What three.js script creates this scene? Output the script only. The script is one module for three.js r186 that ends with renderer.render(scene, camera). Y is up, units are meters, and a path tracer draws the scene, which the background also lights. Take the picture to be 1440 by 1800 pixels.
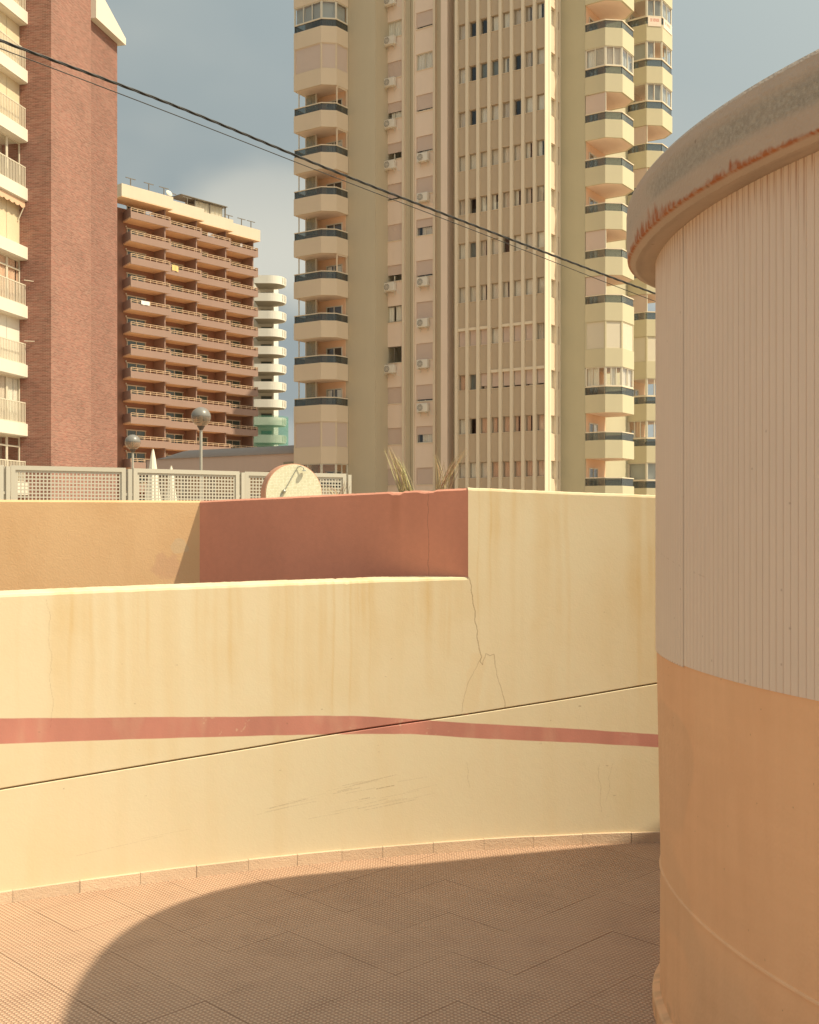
import * as THREE from 'three';
import { mergeGeometries } from 'three/addons/utils/BufferGeometryUtils.js';
import { RoundedBoxGeometry } from 'three/addons/geometries/RoundedBoxGeometry.js';

// ---------------------------------------------------------------- camera, sky, sun, exposure
const W = 1440, H = 1800, F = 1950, HY = 922, EYE = 1.6;
const scene = new THREE.Scene();
const camera = new THREE.PerspectiveCamera(2 * Math.atan(H / 2 / F) * 180 / Math.PI, W / H, 0.05, 3000);
camera.position.set(0, EYE, 0);
camera.lookAt(0, EYE, -10);
camera.setViewOffset(W, H, 0, H / 2 - HY, W, H);          // lens shifted slightly, verticals stay vertical
camera.updateProjectionMatrix();
scene.add(camera);

const renderer = new THREE.WebGLRenderer({ antialias: true });
renderer.setSize(819, 1024);
renderer.toneMapping = THREE.LinearToneMapping;
renderer.toneMappingExposure = 2.75;
renderer.shadowMap.enabled = true;

const SUN = new THREE.Vector3(1, 1.42, 0.32).normalize();
const sun = new THREE.DirectionalLight(new THREE.Color(1, 0.895, 0.645), 2.0);
sun.position.copy(SUN).multiplyScalar(300);
sun.target.position.set(0, 0, 0);
sun.castShadow = true;
sun.shadow.radius = 1.4;
sun.shadow.mapSize.set(4096, 4096);
Object.assign(sun.shadow.camera, { left: -220, right: 120, top: 160, bottom: -160, near: 1, far: 800 });
scene.add(sun, sun.target);

// ---------------------------------------------------------------- noise
function mulberry(a) { return () => { a |= 0; a = a + 0x6D2B79F5 | 0; let t = Math.imul(a ^ a >>> 15, 1 | a); t = t + Math.imul(t ^ t >>> 7, 61 | t) ^ t; return ((t ^ t >>> 14) >>> 0) / 4294967296; }; }
const rnd = mulberry(20240611);
const TAB = new Float32Array(65536); { const r = mulberry(7); for (let i = 0; i < 65536; i++) TAB[i] = r(); }
function vn(x, y, px = 0, py = 0) {                         // value noise, optional period
  let xi = Math.floor(x), yi = Math.floor(y); const fx = x - xi, fy = y - yi;
  const sx = fx * fx * (3 - 2 * fx), sy = fy * fy * (3 - 2 * fy);
  let x1 = xi + 1, y1 = yi + 1;
  if (px) { xi = ((xi % px) + px) % px; x1 = ((x1 % px) + px) % px; }
  if (py) { yi = ((yi % py) + py) % py; y1 = ((y1 % py) + py) % py; }
  const h = (a, b) => TAB[((a * 73 + b * 1291) ^ (b * 57)) & 65535];
  const a = h(xi, yi), b = h(x1, yi), c = h(xi, y1), d = h(x1, y1);
  return a + (b - a) * sx + (c - a) * sy + (a - b - c + d) * sx * sy;
}
function fbm(x, y, o = 4, px = 0, py = 0) { let s = 0, a = .5, t = 0; for (let i = 0; i < o; i++) { s += a * vn(x + i * 17.3 * (px ? 0 : 1), y, px, py); t += a; a *= .5; x *= 2; y *= 2; px *= 2; py *= 2; } return s / t; }
const clamp = (v, a = 0, b = 1) => v < a ? a : v > b ? b : v;
const sst = (a, b, x) => { const t = clamp((x - a) / (b - a)); return t * t * (3 - 2 * t); };
const lerp = (a, b, t) => a + (b - a) * t;
const toS = v => { v = clamp(v); return 255 * (v <= .0031308 ? 12.92 * v : 1.055 * Math.pow(v, 1 / 2.4) - .055); };

function colTex(w, h, fn, rx = 1, ry = 1) {                 // fn(u, v) -> linear rgb
  const a = new Uint8Array(w * h * 4), o = [0, 0, 0];
  for (let j = 0; j < h; j++) for (let i = 0; i < w; i++) { fn((i + .5) / w, (j + .5) / h, o); const k = (j * w + i) * 4; a[k] = toS(o[0]); a[k + 1] = toS(o[1]); a[k + 2] = toS(o[2]); a[k + 3] = 255; }
  const t = new THREE.DataTexture(a, w, h); t.colorSpace = THREE.SRGBColorSpace; return fin(t, rx, ry);
}
function valTex(w, h, fn, rx = 1, ry = 1) {
  const a = new Uint8Array(w * h * 4);
  for (let j = 0; j < h; j++) for (let i = 0; i < w; i++) { const v = 255 * clamp(fn((i + .5) / w, (j + .5) / h)), k = (j * w + i) * 4; a[k] = a[k + 1] = a[k + 2] = v; a[k + 3] = 255; }
  return fin(new THREE.DataTexture(a, w, h), rx, ry);
}
function fin(t, rx, ry) { t.wrapS = t.wrapT = THREE.RepeatWrapping; t.magFilter = THREE.LinearFilter; t.minFilter = THREE.LinearMipmapLinearFilter; t.generateMipmaps = true; t.repeat.set(rx, ry); t.needsUpdate = true; return t; }

// ---------------------------------------------------------------- sky: muted blue air with thin haze and soft cloud
{
  const w = 1024, h = 512, a = new Float32Array(w * h * 4);
  for (let j = 0; j < h; j++) for (let i = 0; i < w; i++) {
    const el = ((j + .5) / h - .5) * Math.PI, az = ((i + .5) / w - .5) * 2 * Math.PI;
    const cy = Math.cos(el), dx = cy * Math.cos(az), dy = Math.sin(el), dz = cy * Math.sin(az);
    const t = Math.pow(clamp(dy), .55);
    let r = lerp(.122, .080, t), g = lerp(.135, .109, t), b = lerp(.134, .123, t);
    const cs = dx * SUN.x + dy * SUN.y + dz * SUN.z;          // forward scattering round the sun
    const gl = 3.6 * Math.pow(clamp(cs * .5 + .5), 4) + 2.2 * Math.pow(clamp(cs), 16);
    r *= 1 + 1.15 * gl; g *= 1 + .92 * gl; b *= 1 + .72 * gl;
    const q = 1 / (Math.max(dy, 0) + .22);
    let c = fbm(dx * q * 1.7 + 31.4, dz * q * 1.7 + 12.2, 5); const c2 = fbm(dx * q * 6 + 3, dz * q * 6 + 9, 4);
    c = sst(.42, .86, c * .75 + c2 * .25) * .42;
    const low = sst(.45, .7, fbm(az * 7 + 5.2, el * 13 + 3.1, 4)) * sst(.0, .1, dy) * sst(.36, .17, dy) * .75;
    const bank = sst(.30, .62, fbm(az * 9 + 1.2, el * 16 + 7.4, 5) * .75 + .5 * Math.exp(-(((az + 1.715) / .16) ** 2) - ((el - .235) / .07) ** 2) - .12) * Math.exp(-(((az + 1.70) / .24) ** 2) - ((el - .23) / .10) ** 2);
    c = Math.max(c, low * .5, bank * .8);
    r = lerp(r, .27, c); g = lerp(g, .262, c); b = lerp(b, .225, c);
    const k = (j * w + i) * 4; a[k] = r; a[k + 1] = g; a[k + 2] = b; a[k + 3] = 1;
  }
  const t = new THREE.DataTexture(a, w, h, THREE.RGBAFormat, THREE.FloatType);
  t.mapping = THREE.EquirectangularReflectionMapping; t.magFilter = THREE.LinearFilter; t.minFilter = THREE.LinearFilter; t.needsUpdate = true;
  scene.background = t; scene.environment = t;
}

// ---------------------------------------------------------------- helpers
const used = {};
const numbered = n => { if (!(n in used)) { used[n] = 0; return n; } used[n]++; return n + '_' + String(used[n]).padStart(3, '0'); };
function uvM(g) {                                            // uv in metres from the dominant axis
  const p = g.attributes.position, n = g.attributes.normal, uv = new Float32Array(p.count * 2);
  for (let i = 0; i < p.count; i++) {
    const ax = Math.abs(n.getX(i)), ay = Math.abs(n.getY(i)), az = Math.abs(n.getZ(i));
    const x = p.getX(i), y = p.getY(i), z = p.getZ(i);
    if (ay > ax && ay > az) { uv[2 * i] = x; uv[2 * i + 1] = z; } else if (ax > az) { uv[2 * i] = z; uv[2 * i + 1] = y; } else { uv[2 * i] = x; uv[2 * i + 1] = y; }
  }
  g.setAttribute('uv', new THREE.BufferAttribute(uv, 2)); return g;
}
const flat = g => (g.index ? g.toNonIndexed() : g);
function box(x0, x1, y0, y1, z0, z1) { const g = new THREE.BoxGeometry(Math.abs(x1 - x0), Math.abs(y1 - y0), Math.abs(z1 - z0)); g.translate((x0 + x1) / 2, (y0 + y1) / 2, (z0 + z1) / 2); return flat(uvM(g)); }
function merged(gs) { if (!Array.isArray(gs)) return gs; gs = gs.map(flat); return gs.length === 1 ? gs[0] : mergeGeometries(gs); }
function mesh(name, gs, mat, parent) {
  const m = new THREE.Mesh(merged(gs), mat); m.name = name; m.castShadow = m.receiveShadow = true;
  if (parent) parent.add(m); return m;
}
function grp(name, parent) { const g = new THREE.Group(); g.name = name; parent.add(g); return g; }
function tag(o, label, category, group, kind) { o.userData.label = label; if (category) o.userData.category = category; if (group) o.userData.group = group; if (kind) o.userData.kind = kind; return o; }
function thing(name, label, category, pos = [0, 0, 0], turn = 0, group) { const g = grp(numbered(name), scene); g.position.set(...pos); g.rotation.y = turn; return tag(g, label, category, group); }
function solo(name, gs, mat, label, category, group) { const m = mesh(numbered(name), gs, mat, scene); return tag(m, label, category, group); }
function struct(name, gs, mat, label) { const m = mesh(name, gs, mat, scene); m.userData.kind = 'structure'; m.userData.label = label; return m; }
function prism(pts, y0, y1) {                                 // plan polygon [[x, z]...] extruded upwards
  let area = 0; for (let i = 0; i < pts.length; i++) { const a = pts[i], b = pts[(i + 1) % pts.length]; area += a[0] * b[1] - b[0] * a[1]; }
  const P = area > 0 ? pts.slice().reverse() : pts.slice(), pos = [], nor = [];
  const tri = (a, b, c, n) => { pos.push(...a, ...b, ...c); for (let i = 0; i < 3; i++) nor.push(...n); };
  for (let i = 0; i < P.length; i++) {
    const a = P[i], b = P[(i + 1) % P.length], l = Math.hypot(b[0] - a[0], b[1] - a[1]) || 1, n = [-(b[1] - a[1]) / l, 0, (b[0] - a[0]) / l];
    tri([a[0], y0, a[1]], [b[0], y0, b[1]], [b[0], y1, b[1]], n); tri([a[0], y0, a[1]], [b[0], y1, b[1]], [a[0], y1, a[1]], n);
  }
  const f = THREE.ShapeUtils.triangulateShape(P.map(p => new THREE.Vector2(p[0], p[1])), []);
  for (const [a, b, c] of f) {
    const A = P[a]; let B = P[b], C = P[c]; if ((B[1] - A[1]) * (C[0] - A[0]) - (B[0] - A[0]) * (C[1] - A[1]) < 0) [B, C] = [C, B];
    tri([A[0], y1, A[1]], [B[0], y1, B[1]], [C[0], y1, C[1]], [0, 1, 0]); tri([A[0], y0, A[1]], [C[0], y0, C[1]], [B[0], y0, B[1]], [0, -1, 0]);
  }
  const g = new THREE.BufferGeometry();
  g.setAttribute('position', new THREE.Float32BufferAttribute(pos, 3)); g.setAttribute('normal', new THREE.Float32BufferAttribute(nor, 3));
  return uvM(g);
}
function offsetLine(P, o) {                                   // offset of an open plan polyline to its right side (z grows with offset sign)
  const out = [];
  for (let i = 0; i < P.length; i++) {
    const d = (a, b) => { const l = Math.hypot(b[0] - a[0], b[1] - a[1]); return [-(b[1] - a[1]) / l, (b[0] - a[0]) / l]; };
    const n1 = i > 0 ? d(P[i - 1], P[i]) : d(P[i], P[i + 1]), n2 = i < P.length - 1 ? d(P[i], P[i + 1]) : n1;
    const m = [n1[0] + n2[0], n1[1] + n2[1]], k = 2 / (m[0] * m[0] + m[1] * m[1]);
    out.push([P[i][0] + m[0] * k * o, P[i][1] + m[1] * k * o]);
  }
  return out;
}
const strip = (P, o0, o1) => [...offsetLine(P, o0), ...offsetLine(P, o1).reverse()];
function fbox(A, B, x0, x1, y0, y1, z0, z1) {                 // box in the frame of the facet A->B (x along, z outward)
  const l = Math.hypot(B[0] - A[0], B[1] - A[1]), c = (B[0] - A[0]) / l, s = (B[1] - A[1]) / l;
  const g = box(x0, x1, y0, y1, z0, z1);
  g.applyMatrix4(new THREE.Matrix4().set(c, 0, -s, A[0], 0, 1, 0, 0, s, 0, c, A[1], 0, 0, 0, 1)); return g;
}
function sweep(path, prof, uvf) {                             // path [{x,z,nx,nz,s}], profile [[out, y]...] (or a function of the path point) from bottom to top on the outer face
  const PR = path.map(p => typeof prof === 'function' ? prof(p) : prof), m = PR[0].length;
  const pos = [], nor = [], uv = [], idx = []; let base = 0, L = 0;
  const va = new THREE.Vector3(), vb = new THREE.Vector3(), vc = new THREE.Vector3();
  for (let k = 0; k < m - 1; k++) {
    let l0 = 0;
    path.forEach((p, i) => {
      const [o0, y0] = PR[i][k], [o1, y1] = PR[i][k + 1], l = Math.hypot(o1 - o0, y1 - y0) || 1, no = (y1 - y0) / l, ny = -(o1 - o0) / l; if (!i) l0 = l;
      for (const [o, y, q] of [[o0, y0, L], [o1, y1, L + l]]) {
        pos.push(p.x + p.nx * o, y, p.z + p.nz * o); nor.push(p.nx * no, ny, p.nz * no);
        const t = uvf ? uvf(p, o, y, q) : [p.s, q]; uv.push(t[0], t[1]);
      }
    });
    for (let i = 0; i < path.length - 1; i++) {
      const a = base + 2 * i, b = a + 1, c = a + 2, d = a + 3;
      va.fromArray(pos, 3 * a); vb.fromArray(pos, 3 * b).sub(va); vc.fromArray(pos, 3 * c).sub(va); vc.cross(vb);
      const up = vc.x * nor[3 * a] + vc.y * nor[3 * a + 1] + vc.z * nor[3 * a + 2] > 0;
      if (up) idx.push(a, c, b, b, c, d); else idx.push(a, b, c, b, d, c);
    }
    base = pos.length / 3; L += l0;
  }
  const g = new THREE.BufferGeometry(); g.setAttribute('position', new THREE.Float32BufferAttribute(pos, 3)); g.setAttribute('normal', new THREE.Float32BufferAttribute(nor, 3)); g.setAttribute('uv', new THREE.Float32BufferAttribute(uv, 2)); g.setIndex(idx); return flat(g);
}
function rod(a, b, r, seg = 8) {
  const A = new THREE.Vector3(...a), B = new THREE.Vector3(...b), g = new THREE.CylinderGeometry(r, r, A.distanceTo(B), seg);
  g.applyQuaternion(new THREE.Quaternion().setFromUnitVectors(new THREE.Vector3(0, 1, 0), B.clone().sub(A).normalize())); g.translate((A.x + B.x) / 2, (A.y + B.y) / 2, (A.z + B.z) / 2); return flat(g);
}
const rgb = (r, g, b) => new THREE.Color().setRGB(r, g, b);
const std = (c, o = {}) => new THREE.MeshStandardMaterial({ color: rgb(...c), roughness: .85, metalness: 0, ...o });
const P3 = (x, y, d) => [(x - 720) / F * d, EYE + (HY - y) * d / F, -d];   // a measured point of the place at its depth

// ---------------------------------------------------------------- shared textures
const grime = colTex(512, 512, (u, v, o) => {
  const n = fbm(u * 6, v * 6, 5, 6, 6), s = fbm(u * 22, v * 3, 4, 22, 3), f = vn(u * 120, v * 120, 120, 120);
  const k = .80 + .20 * n + .12 * (s - .5) + .05 * (f - .5); o[0] = k + .02; o[1] = k; o[2] = k - .015 * (1 - n);
}, 1 / 7, 1 / 7);
const soft = colTex(512, 512, (u, v, o) => { const n = fbm(u * 5, v * 5, 4, 5, 5), s = fbm(u * 26, v * 2, 4, 26, 2), k = .93 + .07 * n + .05 * (s - .5); o[0] = k; o[1] = k; o[2] = k; }, 1 / 9, 1 / 9);
const grit = valTex(512, 512, (u, v) => .5 * fbm(u * 32, v * 32, 4, 32, 32) + .5 * vn(u * 150, v * 150, 150, 150), 1 / .5, 1 / .5);
const slats = valTex(16, 64, (u, v) => { const t = (v * 4) % 1; return t < .16 ? .0 : .75 + .25 * Math.sin(t * Math.PI); }, 1, 1 / .22);
const pl = (c, o = {}) => std(c, { map: soft, ...o });

// ================================================================ SETTING: ground
struct('ground', (() => { const g = new THREE.PlaneGeometry(4000, 4000); g.rotateX(-Math.PI / 2); g.translate(0, -.06, -400); return uvM(g); })(), std([.36, .30, .22], { map: grime }), 'pale sandy ground reaching to the horizon');

// the curved front wall: depth as a function of X, measured from its foot
const dW = X => { const c = clamp(X, -2.1, 2.1), d = 5.3743 + .2712 * c - .0762 * c * c; return d + (X - c) * (.2712 - .1524 * c); };
const sW = X => { const c = clamp(X, -2.1, 2.1); return .2712 - .1524 * c; };
const wp = X => { const t = sW(X), l = Math.hypot(1, t); return { x: X, z: -dW(X), nx: t / l, nz: 1 / l, s: X }; };
const wallPath = (a, b, step = .05) => { const n = Math.max(1, Math.round((b - a) / step)), r = []; for (let i = 0; i <= n; i++) r.push(wp(a + (b - a) * i / n)); return r; };
const pw = (pts, x) => { let i = 0; while (i < pts.length - 2 && x > pts[i + 1][0]) i++; const [x0, y0] = pts[i], [x1, y1] = pts[i + 1]; return y0 + (y1 - y0) * (x - x0) / (x1 - x0); };
const sm = (pts, x) => (pw(pts, x - .12) + pw(pts, x) * 2 + pw(pts, x + .12)) / 4;
const GROOVE = [[-1.727, .482], [-1.304, .514], [-.762, .562], [-.272, .614], [.288, .667], [.796, .73], [1.239, .797]];
const STRIPE_T = [[-1.727, .782], [-1.366, .752], [-.762, .712], [-.272, .688], [0, .657], [.288, .625], [.796, .58], [1.239, .542]];
const STRIPE_B = [[-1.727, .674], [-1.173, .643], [-.542, .612], [0, .587], [.387, .543], [1.239, .478]];
const groove = x => sm(GROOVE, x), parTop = x => pw([[-1.727, 1.307], [.288, 1.343]], x), blkTop = x => pw([[.288, 1.782], [1.239, 1.749]], x);
const XC = .288, nick = x => { const a = fbm(x * 9 + 40, 3.3, 3), b = fbm(x * 60, 8.1, 3); return .0035 * (a - .5) + .003 * (b - .5) - .004 * sst(.74, .86, fbm(x * 17 + 5, 1.7, 3)); };

// painted render of the front wall: cream yellow coat, run-off stains, red stripe, hairline cracks, scuffs
const WX0 = -2.6, WXL = 5.2, WYL = 1.9;
const cracks = [
  { w: 0.0029, d: 0.60, p: [[.290, 1.343], [.302, 1.30], [.309, 1.25], [.313, 1.214], [.322, 1.17], [.322, 1.13], [.333, 1.08], [.332, 1.05], [.341, 1.004], [.353, .948], [.348, .93], [.36, .91]] },
  { w: 0.0024, d: 0.48, p: [[.36, .91], [.375, .965], [.40, .955], [.415, .96], [.419, .92], [.427, .875], [.445, .82], [.464, .748], [.470, .725], [.473, .69]] },
  { w: 0.0020, d: 0.36, p: [[.353, .948], [.33, .90], [.31, .865], [.29, .83], [.272, .77], [.262, .72], [.256, .68]] },
  { w: 0.0017, d: 0.24, p: [[-1.56, 1.28], [-1.545, 1.2], [-1.552, 1.1], [-1.54, 1.02], [-1.55, .93], [-1.535, .84], [-1.545, .72]] },
  { w: 0.0017, d: 0.28, p: [[.95, .40], [.945, .34], [.96, .28], [.955, .22], [.965, .16]] },
  { w: 0.0017, d: 0.24, p: [[1.02, .40], [1.0, .33], [1.005, .27], [.985, .21]] },
  { w: 0.0015, d: 0.28, p: [[.28, .43], [.29, .39], [.285, .35], [.30, .31]] },
];
for (const c of cracks) { c.x0 = Math.min(...c.p.map(q => q[0])) - .03; c.x1 = Math.max(...c.p.map(q => q[0])) + .03; }
const scuffs = []; { const r = mulberry(91); for (let i = 0; i < 26; i++) { const x = lerp(-.75, .05, r()), y = .30 + .10 * (x + .4) + lerp(-.09, .05, r()); scuffs.push([x, y, .05 + r() * .2, .10 + r() * .08, .0012 + r() * .0028, .12 + r() * .28]); } scuffs.push([-.16, .33, .09, .13, .003, .7], [-.24, .285, .05, .1, .0025, .55], [-1.45, .16, .34, .12, .002, .25], [-1.2, .2, .2, .1, .0015, .2]); for (let i = 0; i < 22; i++) scuffs.push([lerp(-2, 1.4, r()), lerp(.1, 1.3, r()), .004 + r() * .01, 0, .002 + r() * .003, .35 + r() * .3]); }
const segD = (x, y, a, b) => { const vx = b[0] - a[0], vy = b[1] - a[1], t = clamp(((x - a[0]) * vx + (y - a[1]) * vy) / (vx * vx + vy * vy)); return Math.hypot(x - a[0] - t * vx, y - a[1] - t * vy); };
const runs = []; { const r = mulberry(17); for (let i = 0; i < 90; i++) runs.push([lerp(-2.2, .28, r()), .006 + r() * r() * .045, .2 + r() * .6, .06 + r() * .26, 0]); for (let i = 0; i < 40; i++) runs.push([lerp(.3, 2.2, r()), .006 + r() * r() * .05, .3 + r() * .9, .08 + r() * .28, 1]); }
const wallMap = colTex(2048, 1024, (u, v, o) => {
  const x = WX0 + u * WXL, y = v * WYL, blk = x > XC - .004 ? 1 : 0, top = blk ? blkTop(x) : parTop(x), wob = .006 * (fbm(x * 9, y * 9, 3) - .5);
  const big = fbm(x * 1.6 + 4, y * 1.6, 4), mid = fbm(x * 7, y * 5 + 9, 4), col = fbm(x * 10 + 2, y * .9, 4), fine = fbm(x * 60, y * 60, 3);
  let st = .26 * sst(.42, .74, big) + .26 * sst(.46, .8, col) + .12 * sst(.5, .8, mid) ;
  for (const [rx, rw, rl, ra, b] of runs) { if (b !== blk || Math.abs(x - rx) > rw * 1.4 + .02) continue; const dx = Math.abs(x - rx + .03 * (fbm(rx * 9, y * 3, 3) - .5)) / (rw * (.7 + .6 * fbm(rx * 5 + 3, y * 6, 2))); if (dx < 1) { const dy = (top - y) / rl; if (dy < 1.2) st += ra * (1 - dx * dx) * sst(1.2, .5, dy) * (.5 + .8 * mid); } }
  const above = y > groove(x); if (!above) st *= .62;
  st = clamp(st + .06 * (fine - .5), 0, 1);
  let R = lerp(.715, .655, st), G = lerp(.60, .485, st), B = lerp(.41, .265, st);
  const sT = sm(STRIPE_T, x) + wob * .6, sB = sm(STRIPE_B, x) + wob * .6;
  const band = sst(sB - .0015, sB + .0015, y) * sst(sT + .0015, sT - .0015, y) * (1 - .30 * sst(.74, .80, fbm(x * 46, y * 46, 4)) * sst(.55, .7, fbm(x * 5, y * 5 + 3, 2)) - .12 * sst(.5, .8, fbm(x * 14, y * 4, 4)));
  const bt = .75 + .4 * fbm(x * 8, y * 3, 4);
  R = lerp(R, .53 * bt, band); G = lerp(G, .222 * bt, band); B = lerp(B, .17 * bt, band);
  if (x > .2 && x < .55 && y > .66 && y < 1.02) { const q = segD(x, y, [.30, .72], [.335, .93]) + .03 * (fbm(x * 30, y * 30, 3) - .5); const k = sst(.05, .03, q) * .22; R = lerp(R, .68, k); G = lerp(G, .47, k); B = lerp(B, .24, k); }
  for (const c of cracks) { if (x < c.x0 || x > c.x1) continue; let d = 9; const jx = x + .008 * (fbm(x * 40, y * 40, 2) - .5), jy = y + .006 * (fbm(x * 40 + 9, y * 40, 2) - .5); for (let i = 0; i + 1 < c.p.length; i++) d = Math.min(d, segD(jx, jy, c.p[i], c.p[i + 1])); const k = c.d * sst(c.w, c.w * .25, d); if (k > 0) { R = lerp(R, .16, k); G = lerp(G, .075, k); B = lerp(B, .035, k); } }
  for (const [sx, sy, sl, sl2, sw, sa] of scuffs) { const dx = x - sx; if (dx < 0 || dx > sl) continue; const dy = Math.abs(y - sy - dx * sl2); if (dy < sw) { const k = sa * (1 - dy / sw) * (vn(x * 220, y * 400) > .35 ? 1 : .25); R = lerp(R, .22, k); G = lerp(G, .13, k); B = lerp(B, .07, k); } }
  o[0] = R; o[1] = G; o[2] = B;
});
const wallBump = valTex(1024, 512, (u, v) => { const x = u * 2.2, y = v * 1.1; return .55 * fbm(x * 34, y * 34, 4) + .45 * vn(x * 190, y * 190); }, WXL / 2.2, WYL / 1.1);
const M = {};
M.wall = new THREE.MeshStandardMaterial({ map: wallMap, bumpMap: wallBump, bumpScale: .0004, roughness: .9 });
const wuv = (p, o, y) => [(p.x - WX0) / WXL, y / WYL];

const frontWall = thing('front_wall', 'long curved cream rendered wall with a red painted stripe', 'wall');
const GAP = .0032, sub = (a, b, n) => Array.from({ length: n + 1 }, (_, i) => a + (b - a) * i / n);
mesh('lower_wall', sweep(wallPath(-5, 5), p => [[.001, -.05], [.001, groove(p.x) - GAP - .002], [-.001, groove(p.x) - GAP], [-.2, groove(p.x) - GAP]], wuv), M.wall, frontWall);
mesh('parapet', [sweep(wallPath(-5, XC, .012), p => { const g = groove(p.x) + GAP, t = parTop(p.x) + nick(p.x); return [[-.2, g], [-.003, g], [0, g + .004], [0, t - .014], [-.005, t - .004], [-.015, t], [-.24, t], [-.24, -.05]]; }, wuv)], M.wall, frontWall);
mesh('tall_wall', [sweep(wallPath(XC, 5, .012), p => { const g = groove(p.x) + GAP, t = blkTop(p.x) + nick(p.x + 9) * .8; return [[-.2, g], [-.003, g], [0, g + .004], [0, t - .014], [-.005, t - .004], [-.015, t], [-.24, t], [-.24, -.05]]; }, wuv)], M.wall, frontWall);
M.core = std([.30, .17, .09]);
mesh('joint_backing', sweep(wallPath(-5, 5, .2), p => [[-.022, -.05], [-.022, 1.25]], wuv), M.core, frontWall);

// terracotta return wall and the orange wall behind the planter
const dO = 6.54, XO = (350 - 720) / F * dO;
const cA = [XC, -dW(XC)], cB = [XO, -dO];
const terraBump = valTex(512, 512, (u, v) => .5 * fbm(u * 40, v * 40, 4, 40, 40) + .5 * vn(u * 160, v * 160, 160, 160), 2.2, 1.1);
const terraMap = colTex(1024, 1024, (u, v, o) => {
  const x = u * 2.2, y = v * 1.1 + .8, n = fbm(x * 2.3 + 8, y * 2.3, 4), c = fbm(x * 9, y * 1.2, 4), f = fbm(x * 50, y * 50, 3);
  let k = .88 + .20 * (n - .5) + .10 * (c - .5) + .06 * (f - .5), R = .76 * k, G = .325 * k, B = .22 * k;
  for (const p of [[1.635, 1.79], [1.64, 1.70], [1.635, 1.6], [1.645, 1.5], [1.64, 1.42], [1.643, 1.3]].map((q, i, a) => [q, a[i + 1]])) if (p[1]) { const d = segD(x + .012 * (fbm(x * 30, y * 30, 2) - .5), y, p[0], p[1]); const q = .42 * sst(.0025, .0006, d); R = lerp(R, .12, q); G = lerp(G, .05, q); B = lerp(B, .03, q); }
  const run = sst(.05, .01, Math.abs(x - 1.436 + .02 * (c - .5))) * sst(1.45, 1.72, y) * .28; R = lerp(R, .40, run); G = lerp(G, .15, run); B = lerp(B, .08, run);
  o[0] = R; o[1] = G; o[2] = B;
});
M.terra = new THREE.MeshStandardMaterial({ map: terraMap, bumpMap: terraBump, bumpScale: .0007, roughness: .92 });
{
  const ret = thing('return_wall', 'terracotta return wall in shade behind the low cream parapet', 'wall');
  const L = Math.hypot(cB[0] - cA[0], cB[1] - cA[1]), dx = (cB[0] - cA[0]) / L, dz = (cB[1] - cA[1]) / L, nx = dz, nz = -dx;   // outward: towards camera-left
  const sgn = (nx * 0 + nz * 1) > 0 ? 1 : -1, path = [];
  for (let i = 0; i <= 150; i++) { const t = L * i / 150; path.push({ x: cA[0] + dx * t, z: cA[1] + dz * t, nx: nx * sgn, nz: nz * sgn, s: t }); }
  const tp = t => lerp(1.782, 1.741, t / L) + nick(t * 1.3 + 20) * .7 - .012 * sst(.05, .02, Math.abs(t - .44)) * (.4 + fbm(t * 60, 2, 3)) - .010 * sst(.06, .03, Math.abs(t - .25)) * (.3 + fbm(t * 50, 6, 3));
  mesh('rendered_face', sweep(path, p => [[-.003, .4], [-.003, tp(p.s) - .012], [-.015, tp(p.s) - .002], [-.18, tp(p.s) - .002], [-.18, .4]], (p, o, y) => [(L - p.s) / 2.2, (y - .8) / 1.1]), M.terra, ret);
  tag(ret, 'terracotta return wall in shade, cracked under the dry grass', 'wall');
}
M.orange = new THREE.MeshStandardMaterial({ map: colTex(1024, 512, (u, v, o) => {
  const x = u * 4 - 4, y = .8 + v * 1.1, n = fbm(x * 2 + 20, y * 2, 4), c = fbm(x * 8, y * 2, 4), f = fbm(x * 45, y * 45, 3);
  const st = clamp(.5 * sst(.45, .75, n) + .3 * sst(.5, .8, c) + .1 * (f - .5)); let R = lerp(.74, .66, st), G = lerp(.475, .40, st), B = lerp(.26, .205, st);
  const q = Math.hypot((x + 1.36) / .055, (y - 1.47) / .05) + .9 * (fbm(x * 20, y * 20, 3) - .5), k = sst(1, .88, q);   // flaked coat showing grey render
  R = lerp(R, .66, k * .7); G = lerp(G, .48, k * .7); B = lerp(B, .30, k * .7);
  const q2 = Math.hypot((x + 1.43) / .09, (y - 1.36) / .09) + 1.1 * (fbm(x * 24 + 7, y * 24, 4) - .5), k2 = sst(1, .7, q2) * .5; R = lerp(R, .62, k2); G = lerp(G, .36, k2); B = lerp(B, .23, k2);
  o[0] = R; o[1] = G; o[2] = B;
}), bumpMap: (() => { const t = terraBump.clone(); t.repeat.set(4, 1.1); t.needsUpdate = true; return t; })(), bumpScale: .0007, roughness: .92 });
{
  const ow = thing('orange_wall', 'sunlit orange rendered wall with a flaked patch below the perforated fence', 'wall');
  const path = []; for (let i = 0; i <= 20; i++) { const X = -7 + (XO + .25 + 7) * i / 20; path.push({ x: X, z: -dO - (X - XO) * .2, nx: .196, nz: .98, s: 0 }); }
  mesh('rendered_face', sweep(path, [[0, .3], [0, 1.741 - .012], [-.012, 1.741], [-.2, 1.741], [-.2, .3]], (p, o, y) => [(p.x + 4) / 4, (y - .8) / 1.1]), M.orange, ow);
}
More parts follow.
